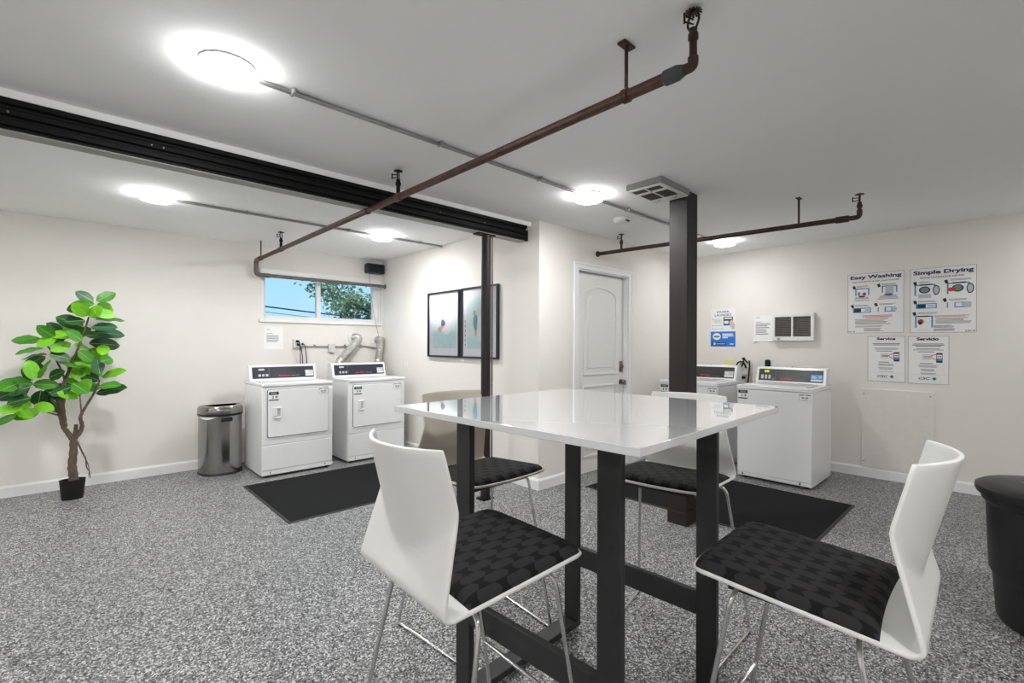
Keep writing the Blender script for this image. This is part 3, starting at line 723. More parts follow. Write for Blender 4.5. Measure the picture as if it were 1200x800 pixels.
branch('branch', [(95.5, 484), (94.5, 472), (93.5, 461)], .006, .004, GSTEM)
branch('branch', [(70, 487), (60, 484), (45.5, 480)], .007, .004, GSTEM)
branch('aerial_root', [(91, 517), (96, 528), (101, 538), (102, 547), (105.5, 553), (106, 560)], .007, .003)
branch('aerial_root', [(101, 538), (104, 545), (105, 552), (104, 558)], .004, .002)
def leaf_mesh(var):
    nl, nw = 8, 6; v = []; f = []
    for i in range(nl + 1):
        t = i / nl; w_ = .5 * (math.sin(PI * min(1, t ** .82 * .985 + .012)) ** .62) * (.72 + .40 * t)
        if i == 0: w_ = .03
        for j in range(nw + 1):
            s = -1 + 2 * j / nw
            z = .10 * abs(s) * w_ + .035 * math.sin(t * 15 + var * 2 + (1.5 if s > 0 else 0)) * abs(s) * w_ * 2 - (.10 + .05 * var) * t * t
            v.append((t, s * w_, z))
    n = nw + 1
    for i in range(nl):
        for j in range(nw): f.append((i * n + j, i * n + j + 1, (i + 1) * n + j + 1, (i + 1) * n + j))
    me = D2.meshes.new('leaf'); me.from_pydata(v, [], f); me.update()
    for p in me.polygons: p.use_smooth = True
    return me
def leaf_material(name, c1, c2, rough=.42):
    m = mat(name, c1, rough, var=.12, scale=6, spec=.4); n = m.node_tree; b = n.nodes['Principled BSDF']
    return m
LM = {'b': leaf_material('bright_green_leaf', (112, 186, 30), 0), 'm': leaf_material('mid_green_leaf', (66, 134, 34), 0), 'd': leaf_material('dark_green_leaf', (34, 80, 34), 0), 't': leaf_material('deep_teal_leaf', (46, 92, 62), 0)}
VEIN = mat('pale_leaf_vein', (150, 186, 96), .5, var=.05)
LMESH = {}
for c in LM:
    for k in range(3):
        me = leaf_mesh(k); me.materials.append(LM[c]); LMESH[(c, k)] = me
VMESH = []
for k in range(3):
    vb_ = MB(); z = lambda t: .006 - (.10 + .05 * k) * t * t
    for i in range(8):
        t0, t1 = i / 8, (i + 1) / 8; r0, r1 = .016 * (1 - t0) + .005, .016 * (1 - t1) + .005
        vb_.add([(t0, -r0, z(t0)), (t0, r0, z(t0)), (t1, r1, z(t1)), (t1, -r1, z(t1))], [(0, 1, 2, 3)])
    me = vb_.mesh('midrib'); me.materials.append(VEIN); VMESH.append(me)
LEAVES = '''515 110 455 75 t .9|530 108 620 65 m .9|500 128 378 145 d .8|520 125 415 118 m .7|535 125 620 152 b .9|490 185 420 138 b 1.1|490 190 545 148 b .9|500 198 590 155 m .7|
460 248 330 198 d .9|525 210 668 207 m .4|500 250 622 245 t .5|510 280 660 283 t .6|490 340 640 345 d .7|450 228 305 265 b .5|430 300 285 282 b .55|455 325 395 285 m .9|
300 305 222 255 m 1.1|340 290 280 240 t .9|230 325 85 318 m .6|240 365 105 386 m .3|260 402 135 412 d .35|390 338 302 372 b .9|330 330 245 300 m .8|250 412 150 452 d .6|
270 398 335 412 d .8|320 440 405 460 m .3|410 350 490 362 b .6|450 400 580 400 b 1.1|415 540 465 395 b .9|490 440 560 375 b 1.0|555 440 616 425 m 1.1|560 405 572 365 b .8|
552 505 535 432 t 1.1|548 545 456 515 t .9|560 525 670 488 b .5|545 578 640 562 m .5|530 615 672 582 d .6|442 632 372 542 b 1.0|447 612 482 556 b 1.0|455 605 540 568 m .8|
385 630 290 632 d .6|432 642 355 615 b .7|265 603 380 570 d .65|185 565 0 560 m .75|165 560 62 535 d .8|165 585 0 635 d .8|170 580 55 612 d .7|182 565 300 565 m 1.0|
178 545 150 468 d .8|186 540 165 446 b .5|215 532 200 452 d .9|226 530 258 440 b .5|270 530 336 498 d .9|228 598 208 682 d 1.1|172 640 75 662 d .7|222 712 88 742 b .8|
132 690 0 705 b .8|172 690 65 655 b .8|190 678 280 700 b .9|92 733 40 756 m .5|400 300 470 270 m .9|300 340 330 300 d .9|470 300 545 290 d .7|100 560 20 590 m .8|400 560 470 600 m .9|300 590 250 640 d .9|480 150 430 165 m .9|520 160 575 175 b .8|470 215 395 215 d .7|440 270 370 262 m .9|350 270 310 320 m 1.0|310 300 250 330 b .8|430 380 500 430 m .9|470 470 530 500 b .9|440 480 500 520 m .9|500 540 450 590 d .8|300 620 350 660 d .8|250 560 310 600 m .8|120 640 60 690 m .8|110 700 160 740 b .8|150 610 110 650 b .8|60 570 10 610 b .8|250 660 300 690 m .7|395 580 340 600 d .8'''.replace('\n', '').split('|')
rl = random.Random(11)
camp = Vector((0, 0, CH))
for i, s in enumerate(LEAVES):
    a, b_, c, d, k, wd = s.split(); a, b_, c, d, wd = float(a) / 4.706, 330 + float(b_) / 4.706, float(c) / 4.706, 330 + float(d) / 4.706, float(wd)
    dy0 = rl.uniform(-.10, .10); dy1 = max(-.30, min(.22, dy0 + rl.uniform(-.12, .10)))
    p = loc(a, b_, dy0); q = loc(c, d, dy1); ax = (q - p); ln = ax.length; ax.normalize()
    up = Vector((0, 0, 1)); view = (camp - (p + pr)).normalized()
    nrm = (view * wd + up * (1.15 - wd) + Vector((rl.uniform(-.2, .2), 0, rl.uniform(-.1, .2)))).normalized()
    nrm = (nrm - ax * nrm.dot(ax)).normalized(); sd_ = nrm.cross(ax)
    Mx = Matrix((ax, sd_, nrm)).transposed().to_4x4(); Mx.translation = p
    wid = max(.08, min(.15, ln * .62)) if wd > .45 else .09
    o = D2.objects.new('leaf', LMESH[(k, i % 3)]); col.objects.link(o); o.parent = plant
    o.matrix_local = Mx @ Matrix.Diagonal((max(ln * 1.18, .14), wid * 1.25, ln * .9, 1))
    vn = D2.objects.new('midrib', VMESH[i % 3]); col.objects.link(vn); vn.parent = o

# ------------------------------------------------------------------ framed pictures
FRAME = mat('black_picture_frame', (28, 30, 38), .35, var=.08)
MATB = mat('pale_mount_board', (240, 241, 249), .6, var=.01)
TEAL = mat('pale_teal_water_print', (226, 243, 244), .5, var=.04, scale=14)
TEAL2 = mat('deep_teal_water_print', (208, 235, 238), .5, var=.05, scale=18)
SKIN = mat('printed_skin_tone', (236, 186, 172), .6, var=.03)
def pglass():
    m = D2.materials.new('picture_glazing'); m.use_nodes = True; n = m.node_tree; n.nodes.clear()
    o = n.nodes.new('ShaderNodeOutputMaterial'); t = n.nodes.new('ShaderNodeBsdfTransparent'); g = n.nodes.new('ShaderNodeBsdfGlossy')
    mx = n.nodes.new('ShaderNodeMixShader'); fr = n.nodes.new('ShaderNodeFresnel'); fr.inputs[0].default_value = 1.3; g.inputs['Roughness'].default_value = .02
    n.links.new(fr.outputs[0], mx.inputs[0]); n.links.new(t.outputs[0], mx.inputs[1]); n.links.new(g.outputs[0], mx.inputs[2]); n.links.new(mx.outputs[0], o.inputs[0]); return m
PGLASS = pglass()
def picture(yl, yr, z0, z1, which, label):
    w_, h_ = yl - yr, z1 - z0
    t = thing('framed_picture', (P - .002, yl, z0), -PI / 2, label, 'picture', 'framed water pictures')
    ring(rrect(0, w_, 0, h_, .001, 1), rrect(.018, w_ - .018, .018, h_ - .018, .001, 1), -.032, 0).build('frame', FRAME, t)
    MB().box(.017, w_ - .017, -.012, -.002, .017, h_ - .017).build('mount', MATB, t)
    pr_ = MB().box(.09, w_ - .075, -.0135, -.012, .10, h_ - .10).build('print', TEAL, t)
    def blob(cx, cz, rx, rz, name, m, y=-.0145, n=16, rot=0):
        pts = []
        for k in range(n):
            a = 2 * PI * k / n; r_ = 1 + .12 * math.sin(3 * a + cx * 50); px, pz_ = rx * r_ * math.cos(a), rz * r_ * math.sin(a)
            pts.append((cx + px * math.cos(rot) - pz_ * math.sin(rot), cz + px * math.sin(rot) + pz_ * math.cos(rot)))
        MB().prism(pts, 'y', y, y + .0008).build(name, m, pr_)
    MB().box(.09, w_ - .075, -.0139, -.0135, .10, .30 if which == 0 else .22).build('print_lower_water', TEAL2, pr_)
    if which == 0:
        blob(.36, .36, .11, .10, 'print_pale_foam', MATB)
        blob(.26, .335, .075, .022, 'print_arm', SKIN, -.0152, rot=.35); blob(.24, .30, .03, .018, 'print_hand', SKIN, -.0152)
        blob(.295, .385, .04, .038, 'print_cap', mat('printed_navy_cap', (98, 110, 150), .6), -.0158)
    else:
        blob(.235, .37, .035, .09, 'print_float', mat('printed_teal_pattern', (120, 176, 184), .6, var=.4, scale=60), -.0152)
        blob(.235, .26, .022, .03, 'print_swimmer', SKIN, -.0156); blob(.22, .47, .018, .03, 'print_swimmer', SKIN, -.0156)
        b = MB()
        for k in range(6): b.box(.055, .066, -.0128, -.012, .13 + k * .05, .15 + k * .05)
        b.build('mount_marks', GREYINK, t)
    MB().add([(.018, -.02, .018), (w_ - .018, -.02, .018), (w_ - .018, -.02, h_ - .018), (.018, -.02, h_ - .018)], [(0, 1, 2, 3)]).build('glazing', PGLASS, t)
picture(4.724, 4.112, 1.173, 1.912, 0, 'left framed teal water picture with a swimmer in a cap')
picture(4.080, 3.484, 1.172, 1.916, 1, 'right framed teal water picture partly behind the round column')
sw = thing('light_switch', (P, 5.285, .988), -PI / 2, 'small white wall switch plate above dryer 4', 'switch')
MB().box(0, .07, -.007, 0, 0, .115).build('plate', WPLAST, sw, bevel=.002); MB().box(.026, .044, -.013, -.007, .04, .075).build('toggle', WPLAST, sw, bevel=.002)

# ------------------------------------------------------------------ posters
def lines(b, x0, x1, z0, z1, n, y, ragged=.25, rs=random.Random(3), h=.45, center=False):
    st = (z1 - z0) / n
    for k in range(n):
        cut = (x1 - x0) * ragged * rs.random(); zz = z1 - (k + .5) * st
        a, e = (x0 + cut / 2, x1 - cut / 2) if center else (x0, x1 - cut)
        b.box(a, e, y - .0003, y, zz - st * h / 2, zz + st * h / 2)
class Poster:
    def __init__(s, name, loc, rz, w_, h_, label, cat, edge=True, m=PAPER, group=None, th=.003):
        s.t = thing(name, loc, rz, label, cat, group); s.w, s.h, s.y = w_, h_, -th
        MB().box(0, w_, -th, 0, 0, h_).build('panel', m, s.t)
        if edge: ring([(0, 0), (w_, 0), (w_, h_), (0, h_)], [(.003, .003), (w_ - .003, .003), (w_ - .003, h_ - .003), (.003, h_ - .003)], -th - .0004, -th).build('printed_border', GREYINK, s.t)
        s.b = {}
    def X(s, f): return f * s.w
    def Z(s, f): return (1 - f) * s.h
    def mb(s, m, lay=0): return s.b.setdefault((m.name, lay), (m, lay, MB()))[2]
    def rect(s, x0, x1, f0, f1, m, lay=0):
        y = s.y - .0003 - .0004 * lay; s.mb(m, lay).box(s.X(x0), s.X(x1), y - .0003, y, s.Z(f1), s.Z(f0))
    def poly(s, pts, m, lay=0):
        y = s.y - .0003 - .0004 * lay; s.mb(m, lay).prism([(s.X(a), s.Z(c)) for a, c in pts][::-1], 'y', y - .0003, y)
    def oval(s, cx, cy, rx, ry, m, lay=0, n=16): s.poly([(cx + rx * math.cos(2 * PI * k / n), cy + ry * math.sin(2 * PI * k / n)) for k in range(n)], m, lay)
    def para(s, x0, x1, f0, f1, n, m, center=False, ragged=.25):
        lines(s.mb(m), s.X(x0), s.X(x1), s.Z(f1), s.Z(f0), n, s.y - .0003, ragged, center=center)
    def words(s, body, x0, x1, f0, f1, m, bold=.0, shear=0, name='lettering'):
        text(name, body, s.X(x0), s.Z(f1), s.X(x1 - x0), (f1 - f0) * s.h, s.y - .0012, m, s.t, bold, shear)
    def logo(s, cx, cy, r):
        rx, ry = r, r * s.w / s.h
        s.poly([(cx - rx, cy), (cx, cy - ry), (cx + rx * .3, cy - ry * .6), (cx + rx * .3, cy + ry * .6), (cx, cy + ry)], DBLUEINK, 2)
        s.poly([(cx, cy - ry), (cx + rx, cy), (cx + rx * .4, cy + ry * .5), (cx, cy)], GREENINK, 3)
        s.poly([(cx - rx * .2, cy + ry * .1), (cx + rx * .5, cy + ry * .1), (cx + rx * .15, cy + ry)], NAVY, 3)
    def done(s):
        for (nm, lay), (m, l_, b) in s.b.items():
            ob = b.build('printed_' + nm.replace('_ink', '').replace('white_paper', 'white') + '_artwork', m, s.t); ob['kind'] = 'stuff'
def marker(p, x, f):   # the small tilted black square before each step
    p.poly([(x - .035, f - .015), (x + .012, f - .032), (x + .035, f + .02), (x - .01, f + .035)], INK, 1)
def frame_blue(p, x0, x1, f0, f1, th=.018):
    p.rect(x0, x1, f0, f0 + th, BLUEINK); p.rect(x0, x0 + th * 1.4, f0, f1, BLUEINK); p.rect(x1 - th * 1.4, x1, f0, f1, BLUEINK)
ew = Poster('washing_instructions_sign', (R, 1.186, 1.445), -PI / 2, .449, .600, 'Easy Washing instruction sign on the right wall', 'sign', group='instruction signs on the right wall')
ew.words('Easy Washing', .05, .96, .030, .108, NAVY, .035); ew.words('HIGH EFFICIENCY & TOP LOAD WASHER', .08, .92, .128, .148, INK, .01)
for x, f in ((.12, .225), (.57, .215), (.09, .545), (.52, .53)): marker(ew, x, f)
for x0, x1, f0 in ((.16, .40, .20), (.62, .9, .19), (.13, .42, .525), (.58, .86, .515)): ew.para(x0, x1, f0, f0 + .03, 2, GREYINK)
frame_blue(ew, .14, .40, .245, .37); ew.poly([(.12, .43), (.15, .39), (.37, .39), (.40, .43)], PALEINK, 1); ew.rect(.12, .40, .43, .50, PAPER, 1); ew.rect(.12, .40, .445, .455, GREYINK, 2)
ew.rect(.19, .23, .31, .37, GREYINK, 1); ew.oval(.31, .345, .035, .03, REDINK, 1); ew.oval(.26, .385, .06, .015, INK, 2)
frame_blue(ew, .62, .89, .225, .34); ew.rect(.68, .83, .235, .36, PALEINK, 1); ew.poly([(.55, .43), (.62, .38), (.86, .38), (.91, .43)], PALEINK, 1); ew.rect(.55, .91, .43, .49, PAPER, 1); ew.rect(.55, .91, .437, .447, GREYINK, 2)
ew.oval(.74, .375, .08, .02, DBLUEINK, 2); ew.oval(.70, .37, .03, .015, REDINK, 3)
ew.rect(.10, .43, .575, .66, BLUEINK); ew.rect(.12, .41, .59, .645, PAPER, 1); ew.rect(.12, .25, .59, .645, INK, 2); ew.rect(.32, .40, .60, .635, PALEINK, 2)
ew.rect(.55, .86, .575, .655, BLUEINK); ew.rect(.57, .67, .56, .66, PAPER, 1); ew.rect(.70, .78, .585, .64, PAPER, 1); ew.oval(.83, .61, .055, .035, PALEINK, 1)
ew.para(.26, .82, .70, .755, 3, REDINK, True); ew.para(.14, .80, .765, .86, 5, GREYINK); ew.para(.14, .74, .875, .905, 2, GREYINK); ew.para(.30, .66, .915, .975, 4, GREYINK)
ew.words('CSC', .005, .085, .963, .985, INK, .02, .2); ew.logo(.12, .974, .018); ew.done()
sdp = Poster('drying_instructions_sign', (R, .691, 1.440), -PI / 2, .454, .604, 'Simple Drying instruction sign on the right wall', 'sign', group='instruction signs on the right wall')
sdp.words('Simple Drying', .05, .96, .035, .115, NAVY, .035); sdp.words('SINGLE LOAD/STACK DRYERS', .16, .82, .135, .158, INK, .01)
for x, f in ((.08, .225), (.56, .225), (.08, .52), (.54, .505), (.07, .70)): marker(sdp, x, f)
for x0, x1, f0 in ((.13, .34, .20), (.62, .93, .19), (.13, .45, .50), (.60, .92, .49), (.12, .50, .68)): sdp.para(x0, x1, f0, f0 + .03, 2, GREYINK)
for x, col_ in ((.07, 0), (.57, 1)):
    frame_blue(sdp, x, x + .33, .25, .42); sdp.rect(x + .08, x + .28, .245, .262, INK, 1); sdp.rect(x + .06, x + .28, .29, .46, PAPER, 1); sdp.oval(x + .16, .335, .09, .055, INK, 2); sdp.oval(x + .16, .335, .07, .042, GREYINK, 3)
    sdp.oval(x + .34, .345, .055, .075, INK, 2); sdp.oval(x + .34, .345, .04, .06, PALEINK, 3)
    if col_: sdp.oval(x + .07, .35, .07, .03, REDINK, 4); sdp.oval(x + .17, .345, .03, .025, GREENINK, 4); sdp.oval(x + .22, .335, .02, .02, DBLUEINK, 4)
    else: sdp.rect(x + .06, x + .26, .40, .46, PALEINK, 2)
sdp.rect(.09, .42, .545, .625, BLUEINK); sdp.rect(.12, .40, .56, .612, PAPER, 1); sdp.rect(.12, .25, .56, .612, INK, 2); sdp.rect(.27, .39, .57, .60, PALEINK, 2)
sdp.rect(.57, .92, .545, .625, BLUEINK); sdp.rect(.59, .68, .53, .64, PAPER, 1); sdp.rect(.70, .79, .555, .61, PAPER, 1); sdp.oval(.86, .585, .07, .04, PALEINK, 1)
frame_blue(sdp, .08, .36, .735, .92); sdp.rect(.13, .30, .735, .752, INK, 1); sdp.rect(.11, .32, .78, .96, PAPER, 1); sdp.oval(.17, .825, .05, .04, REDINK, 2); sdp.oval(.16, .845, .03, .03, INK, 3); sdp.rect(.11, .32, .955, .962, PALEINK, 2)
sdp.para(.38, .95, .735, .765, 2, REDINK); sdp.para(.40, .94, .775, .865, 6, GREYINK); sdp.para(.37, .72, .885, .925, 3, NAVY); sdp.para(.37, .72, .935, .975, 3, NAVY)
sdp.words('CSC', .84, .935, .963, .988, INK, .02, .2); sdp.logo(.965, .974, .018); sdp.done()
def service(name, title, yl, z0, w_, h_, label, rich):
    p = Poster(name, (R, yl, z0), -PI / 2, w_, h_, label, 'sign', group='service signs on the right wall')
    p.words(title, .25 if not rich else .22, .75 if not rich else .76, .025, .085 if not rich else .09, NAVY, .05)
    p.para(.10, .90, .15, .205 if not rich else .225, 2 if not rich else 3, INK, True); p.para(.12, .88, .25, .30, 2, GREYINK, True); p.para(.20, .70, .315, .34, 1, NAVY, True)
    ring_ = [(.36, .375), (.66, .375), (.66, .495), (.36, .495)]
    p.para(.36, .62, .375, .495, 4, PALEINK); p.para(.40, .60, .41, .46, 2, GREYINK); p.poly([(.58, .40), (.70, .37), (.70, .385), (.58, .415)], REDINK, 1); p.poly([(.58, .44), (.70, .49), (.70, .505), (.58, .455)], REDINK, 1)
    p.rect(.70, .85, .35, .55, INK, 1); p.rect(.715, .835, .385, .515, PAPER, 2); p.rect(.715, .835, .46, .515, BLUEINK, 3); p.rect(.725, .825, .415, .435, REDINK, 3)
    p.para(.30, .68, .56, .585, 1, NAVY); p.para(.25, .74, .60, .655, 3, GREYINK, True); p.para(.28, .70, .685, .735, 2, GREYINK, True); p.para(.28, .72, .765, .785 if not rich else .80, 1 if not rich else 2, GREYINK, True)
    p.rect(.03, .97, .805, .808, PALEINK)
    p.words('CSC', .27, .55, .86, .91, INK, .02, .2); p.logo(.655, .885, .06); p.done()
service('service_sign', 'Service', 1.018, .965, .292, .446, 'Service sign with phone drawing below Easy Washing', False)
service('service_sign', 'Servicio', .706, .960, .290, .448, 'Servicio sign in Spanish below Simple Drying', True)
el = Poster('laundry_app_poster', (R, 2.612, 1.301), -PI / 2, .301, .469, 'Easier Laundry poster with blue lower half', 'poster', edge=False, th=.002)
el.words('EASIER', .26, .76, .065, .115, NAVY, .012); el.words('LAUNDRY', .17, .85, .145, .205, NAVY, .012)
for f in (.285, .45, .535): el.oval(.085, f, .022, .014, GREYINK)
el.para(.14, .45, .27, .385, 4, PALEINK); el.para(.14, .48, .435, .465, 1, PALEINK); el.para(.14, .60, .52, .55, 1, PALEINK)
el.rect(.52, .90, .225, .45, mat('dark_green_ink', (24, 84, 76), .6)); el.rect(.56, .86, .245, .28, PAPER, 1); el.rect(.55, .72, .33, .40, PAPER, 1); el.rect(.52, .90, .40, .45, DBLUEINK, 1)
el.poly([(.74, .36), (.86, .30), (.99, .44), (.97, .55), (.86, .56)], SKIN, 2); el.poly([(.76, .40), (.85, .36), (.97, .50), (.88, .545)], PALEINK, 3)
el.rect(0, 1, .605, 1, mat('bright_blue_ink', (28, 120, 214), .6, var=.04)); el.oval(.25, .735, .165, .09, PAPER, 1); el.oval(.25, .735, .13, .03, GREENINK, 2)
for k, (a, e) in enumerate(((.48, .90), (.48, .92), (.48, .70))): el.rect(a, e, .66 + k * .045, .69 + k * .045, PAPER, 1)
el.poly([(.03, .93), (.10, .89), (.66, .89), (.62, .965), (.10, .965)], NAVY, 1); el.rect(.12, .20, .90, .955, PAPER, 2); el.rect(.24, .60, .915, .94, PALEINK, 2); el.rect(.78, .93, .92, .945, PAPER, 1); el.done()
n1 = Poster('paper_notice', (R, 2.106, 1.381), -PI / 2, .205, .282, 'white printed notice beside the wall heater', 'notice', edge=False, th=.0015, group='paper notices')
n1.para(.12, .36, .06, .10, 1, GREYINK, ragged=0); n1.para(.12, .45, .24, .28, 1, GREYINK, ragged=0); n1.para(.12, .9, .31, .54, 3, GREYINK); n1.para(.12, .85, .56, .80, 3, GREYINK); n1.done()
b = MB()
for i in range(10):
    x0, x1 = i * .0205, (i + 1) * .0205; f_ = lambda x: -.022 * (1 - math.sin(PI * x / .205)) - .002
    b.add([(x0, -.0015, 0), (x1, -.0015, 0), (x1, f_(x1), -.014), (x0, f_(x0), -.014)], [(0, 1, 2, 3)])
b.build('curled_edge', PAPER, n1.t)
n2 = Poster('paper_notice', (1.622, L, 1.254), 0, .211, .264, 'white printed notice under the window', 'notice', edge=False, th=.0015, group='paper notices')
n2.para(.14, .32, .12, .16, 1, GREYINK, ragged=0); n2.para(.14, .46, .30, .34, 1, GREYINK, ragged=0); n2.para(.14, .86, .38, .70, 5, GREYINK); n2.done()
yn = tag(MB().box(-.055, .055, -.001, 0, -.035, .035).build('sticky_note', mat('yellow_note_paper', (236, 232, 158), .7)), 'yellow sticky note on the wall above washer 1', 'note')
yn.location = (R, 2.385, 1.11); yn.rotation_euler = (0, 0, -PI / 2)

# ------------------------------------------------------------------ wall heater, access panel, plumbing, sockets
ht = thing('wall_heater', (R, 1.885, 1.370), -PI / 2, 'white wall heater with two dark grilles', 'heater')
hw_, hh_ = .408, .300
b = MB(); hd = .055
b.box(0, hw_, -hd, 0, 0, .045); b.box(0, hw_, -hd, 0, hh_ - .035, hh_); b.box(0, .025, -hd, 0, .045, hh_ - .035); b.box(hw_ - .03, hw_, -hd, 0, .045, hh_ - .035); b.box(.19, .208, -hd, 0, .045, hh_ - .035)
b.build('casing', WPLAST, ht, bevel=.003)
MB().box(.02, hw_ - .02, -.012, -.006, .04, hh_ - .03).build('heater_core', mat('dark_heater_core', (84, 78, 74), .6, .3, var=.3, scale=20), ht)
for gx0, gx1 in ((.027, .188), (.21, hw_ - .032)):
    g = MB(); n = 15
    for k in range(n):
        z = .05 + k * (hh_ - .09) / (n - 1); g.box(gx0, gx1, -hd + .012, -.014, z, z + .006)
    g.build('grille', mat('heater_fin_metal', (128, 122, 118), .4, .6, var=.1), ht)
MB().lathe([(0, -.075), (.014, -.074), (.016, -hd)], (.065, 0, .022), 16, 'y').build('knob', GALV, ht, smooth=True)
ap = thing('access_panel', (R, 1.066, .100), -PI / 2, 'rough painted square access panel low on the right wall', 'panel')
MB().box(0, .551, -.014, 0, 0, .786).build('board', mat('rough_wall_board_paint', (229, 225, 219), .85, var=.02, scale=18, bump=.9), ap, bevel=.002)
for sx_, sz_ in ((.02, .735), (.02, .06), (.525, .745), (.525, .06)):
    MB().lathe([(0, -.0165), (.006, -.016), (.006, -.014)], (sx_, 0, sz_), 10, 'y').build('screw', GREYINK, ap)
vbx = thing('washer_valve_box', (R, 2.245, .93), -PI / 2, 'white plastic valve box with black hoses between the washers', 'valve box')
b = MB(); b.box(0, .125, -.05, 0, .045, .075); b.box(0, .012, -.05, 0, .075, .20); b.box(.113, .125, -.05, 0, .075, .20); b.box(.012, .113, -.012, 0, .075, .20); b.build('box', WPLAST, vbx, bevel=.002)
MB().tube([(.035, -.03, -.2), (.035, -.03, .045)], .014, 10).build('drain_pipe', WPLAST, vbx, smooth=True)
for pts in ([(-.02, -.10, .12), (-.012, -.075, .185), (.03, -.06, .20), (.06, -.05, .165), (.065, -.03, .12)], [(.05, -.05, .235), (.045, -.06, .17), (.02, -.075, .12), (-.002, -.09, .06), (-.005, -.09, -.15)], [(.112, -.055, .21), (.118, -.06, .15), (.116, -.07, .09), (.10, -.09, -.15)], [(.05, -.05, .235), (.075, -.06, .205), (.10, -.055, .18)]):
    MB().tube(fillet(pts, .05, 5), .009, 8).build('hose', RUBBER, vbx, smooth=True)
MB().lathe([(.012, 0), (.018, .008), (.018, .022), (.01, .03)], (.045, -.045, .215), 12).build('valve_handle', RUBBER, vbx, smooth=True)
MB().lathe([(.014, 0), (.02, .008), (.02, .024), (.012, .032)], (.075, -.12, -.003), 12).build('hose_coupling', RUBBER, vbx, smooth=True)
pg = thing('power_plug', (R, 1.968, 1.06), -PI / 2, 'black power plug in the wall socket above washer 2', 'plug')
MB().box(.035, .105, -.006, 0, -.02, .095).build('socket_plate', WPLAST, pg, bevel=.002)
MB().prism(rrect(.002, .052, .01, .095, .02), 'y', -.055, -.006).build('plug_body', RUBBER, pg, bevel=.008)
MB().tube(fillet([(.027, -.035, .02), (.027, -.045, -.05), (.03, -.05, -.16)], .03, 5), .006, 8).build('cord', RUBBER, pg, smooth=True)
ot = thing('wall_outlet', (1.942, L, 1.272), 0, 'white wall outlet box with two black plugs behind dryer 3', 'outlet')
MB().box(0, .085, -.045, 0, 0, .105).build('box', WPLAST, ot, bevel=.004)
for i, (x, z) in enumerate(((.035, .075), (.045, .035))):
    pl = MB().box(x - .018, x + .016, -.075, -.045, z - .012, z + .014).build('plug', RUBBER, ot, bevel=.004)
    xe = x + (.02 if i == 0 else .012)
    MB().tube(fillet([(x, -.07, z), (x + .014, -.09, z - .02), (x + .02 + .012 * i, -.085, z - .12), (x + .03 + .02 * i, -.08, -.36)], .03, 5), .0055, 8).build('cord', RUBBER, pl, smooth=True)
pl = MB().box(.082, .105, -.05, -.018, .03, .055).build('side_plug', RUBBER, ot, bevel=.004)
MB().tube(fillet([(.10, -.034, .045), (.122, -.034, .04), (.135, -.045, -.05), (.15, -.06, -.36)], .03, 6), .005, 8).build('cord', RUBBER, pl, smooth=True)
wc = thing('wall_conduit', (2.03, L, 1.288), 0, 'thin white conduit with junction box along the left wall', 'conduit')
MB().tube([(0, -.014, 0), (.33, -.014, -.004)], .009, 10).build('tube', GALV, wc, smooth=True)
MB().tube(fillet([(.40, -.014, -.004), (.84, -.014, .0), (.93, -.014, -.02), (1.03, -.014, -.035)], .05, 5), .009, 10).build('tube', GALV, wc, smooth=True)
MB().box(.326, .404, -.045, 0, -.076, .03).build('junction_box', mat('painted_box_grey', (208, 206, 201), .5), wc, bevel=.003)
b = MB()
for x in (.16, .54, .76): b.box(x - .008, x + .008, -.026, 0, -.014, .022)
b.build('straps', GALV, wc, bevel=.002)
FOIL = mat('crinkled_foil_duct', (206, 204, 200), .28, .85, var=.12, scale=40, bump=.3)
def duct(x, z, pts, r, label):
    t = thing('vent_duct', (x, L, z), 0, label, 'duct', 'dryer vent ducts')
    MB().lathe([(.085, 0), (.085, -.006), (.06, -.012), (r, -.014)], (0, 0, 0), 28, 'y').build('wall_collar', WPLAST, t, smooth=True)
    c = fillet(pts, .07, 12)
    q = []
    for i in range(len(c) - 1):
        n = max(1, int((Vector(c[i + 1]) - Vector(c[i])).length / .006))
        for k in range(n): q.append(Vector(c[i]).lerp(Vector(c[i + 1]), k / n))
    q.append(Vector(c[-1]))
    MB().tube(q, [r + .0035 * math.sin(i * 1.55) for i in range(len(q))], 18).build('flexible_duct', FOIL, t, smooth=True)
duct(2.70, 1.405, [(0, -.004, 0), (0.02, -.075, .0), (.0, -.10, -.05), (-.27, -.13, -.33), (-.28, -.13, -.55)], .05, 'foil dryer duct slanting down behind the middle of dryer 4')
duct(3.02, 1.375, [(0, -.004, 0), (.01, -.08, .0), (.0, -.10, -.06), (-.06, -.13, -.32), (-.07, -.13, -.55)], .047, 'foil dryer duct in the corner behind dryer 4')
spk = thing('wall_speaker', (2.835, L, 2.25), 0, 'black box speaker high in the corner beside the window', 'speaker')
MB().prism(rrect(0, .245, 0, .128, .018), 'y', -.10, 0).build('case', mat('blue_black_speaker_case', (32, 36, 44), .5, var=.08), spk, bevel=.012, bseg=3)
MB().prism(rrect(.03, .215, .016, .112, .012), 'y', -.1025, -.098).build('grille_cloth', mat('black_grille_cloth', (26, 29, 36), .9, var=.2, scale=300), spk)
MB().tube(fillet([(.05, -.05, .005), (.055, -.045, -.10), (.10, -.06, -.50), (.165, -.075, -.80), (.185, -.09, -.90)], .1, 6), .0032, 6).build('cable', GALV, spk, smooth=True)

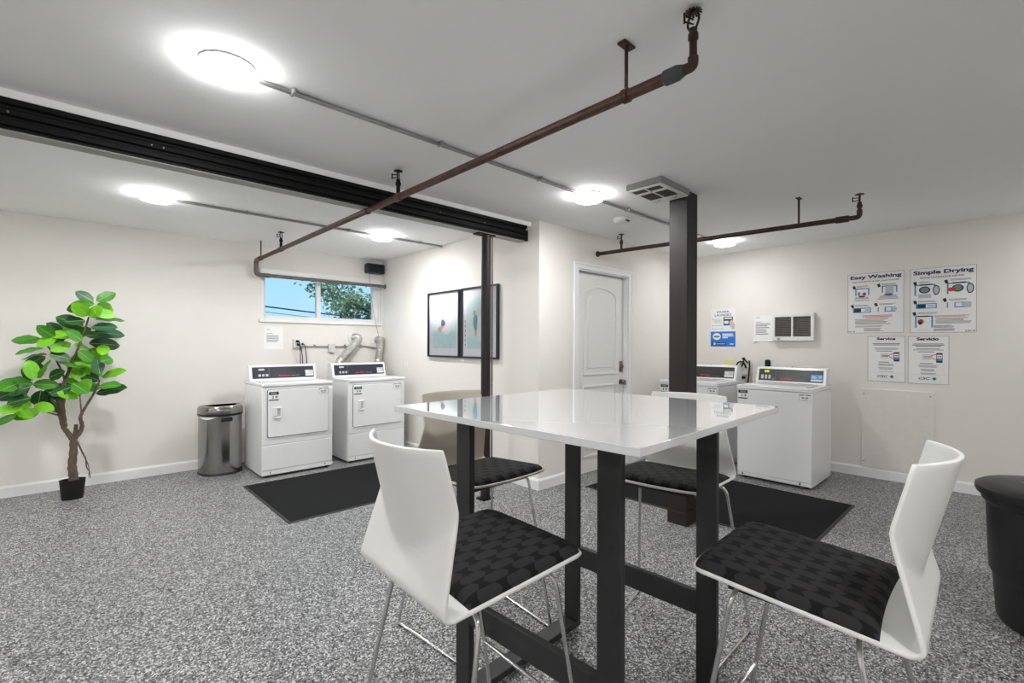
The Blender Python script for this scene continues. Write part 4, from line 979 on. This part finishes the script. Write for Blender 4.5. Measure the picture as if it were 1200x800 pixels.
# ------------------------------------------------------------------ outside the window
g = MB().box(-30, 30, L + TH, 60, -.12, -.1).build('ground', mat('outdoor_ground', (96, 104, 80), .9, var=.2, scale=2)); struct(g)
tr_ = thing('tree', (5.85, 10.6, .25), 0, 'green leafy tree outside the window', 'tree')
MB().tube(fillet([(0, 0, -.4), (.05, 0, .9), (-.05, 0, 1.7), (0, 0, 3.4)], .5, 5), [.14 - .0085 * i for i in range(14)], 10).build('trunk', BARK, tr_, smooth=True)
rt = random.Random(5); tips = []
for k in range(16):
    a = 2 * PI * k / 16 + rt.uniform(-.2, .2); zz = rt.uniform(1.3, 3.0); ln = rt.uniform(1.0, 1.75); e = Vector((math.cos(a) * ln, math.sin(a) * ln * .7, zz + rt.uniform(.0, .7)))
    s0 = Vector((0, 0, zz - .2)); mid = s0.lerp(e, .5) + Vector((0, 0, .15))
    MB().tube([s0, mid, e], [.035, .022, .008], 6).build('branch', BARK, tr_, smooth=True); tips += [s0.lerp(e, t) + Vector((0, 0, .1)) for t in (.55, .7, .85, 1.0, 1.08)]
for k in range(12):
    e = Vector((-rt.uniform(.8, 1.6), rt.uniform(-.5, .5), rt.uniform(1.9, 3.1))); tips += [e]
lv = []; lf = []
for k in range(5600):
    c = rt.choice(tips) + Vector((rt.gauss(0, .13), rt.gauss(0, .13), rt.gauss(0, .11))); d = Vector((rt.uniform(-1, 1), rt.uniform(-1, 1), rt.uniform(-1, .3))).normalized(); s_ = d.orthogonal().normalized()
    ln = rt.uniform(.09, .15); o = len(lv); lv += [c, c + d * ln * .5 + s_ * ln * .26, c + d * ln, c + d * ln * .5 - s_ * ln * .28]; lf.append((o, o + 1, o + 2, o + 3))
fo = MB().add(lv, lf).build('foliage', mat('tree_leaf_green', (112, 138, 84), .6, var=.35, scale=5), tr_); fo['kind'] = 'stuff'
w0, w1 = at(308, 356.5, 16), at(372, 364.5, 16); dw = (w1 - w0)
pl = thing('power_line', tuple(w0 - dw * 3), 0, 'dark power line crossing the sky outside the window', 'power line')
def wire(off, r): MB().tube([Vector((0, 0, off)) + dw * t - Vector((0, 0, .06 * math.sin(PI * t / 8))) for t in [i * .5 for i in range(17)]], r, 6).build('wire', BLACKP, pl)
wire(0, .022); wire(-.17, .008)
for t in (0, 8):
    b = MB(); b.tube([dw * t + Vector((0, .1, -(w0 - dw * 3).z - dw.z * t - .1)), dw * t + Vector((0, .1, .5))], .11, 10); b.build('pole', BARK, pl, smooth=True)
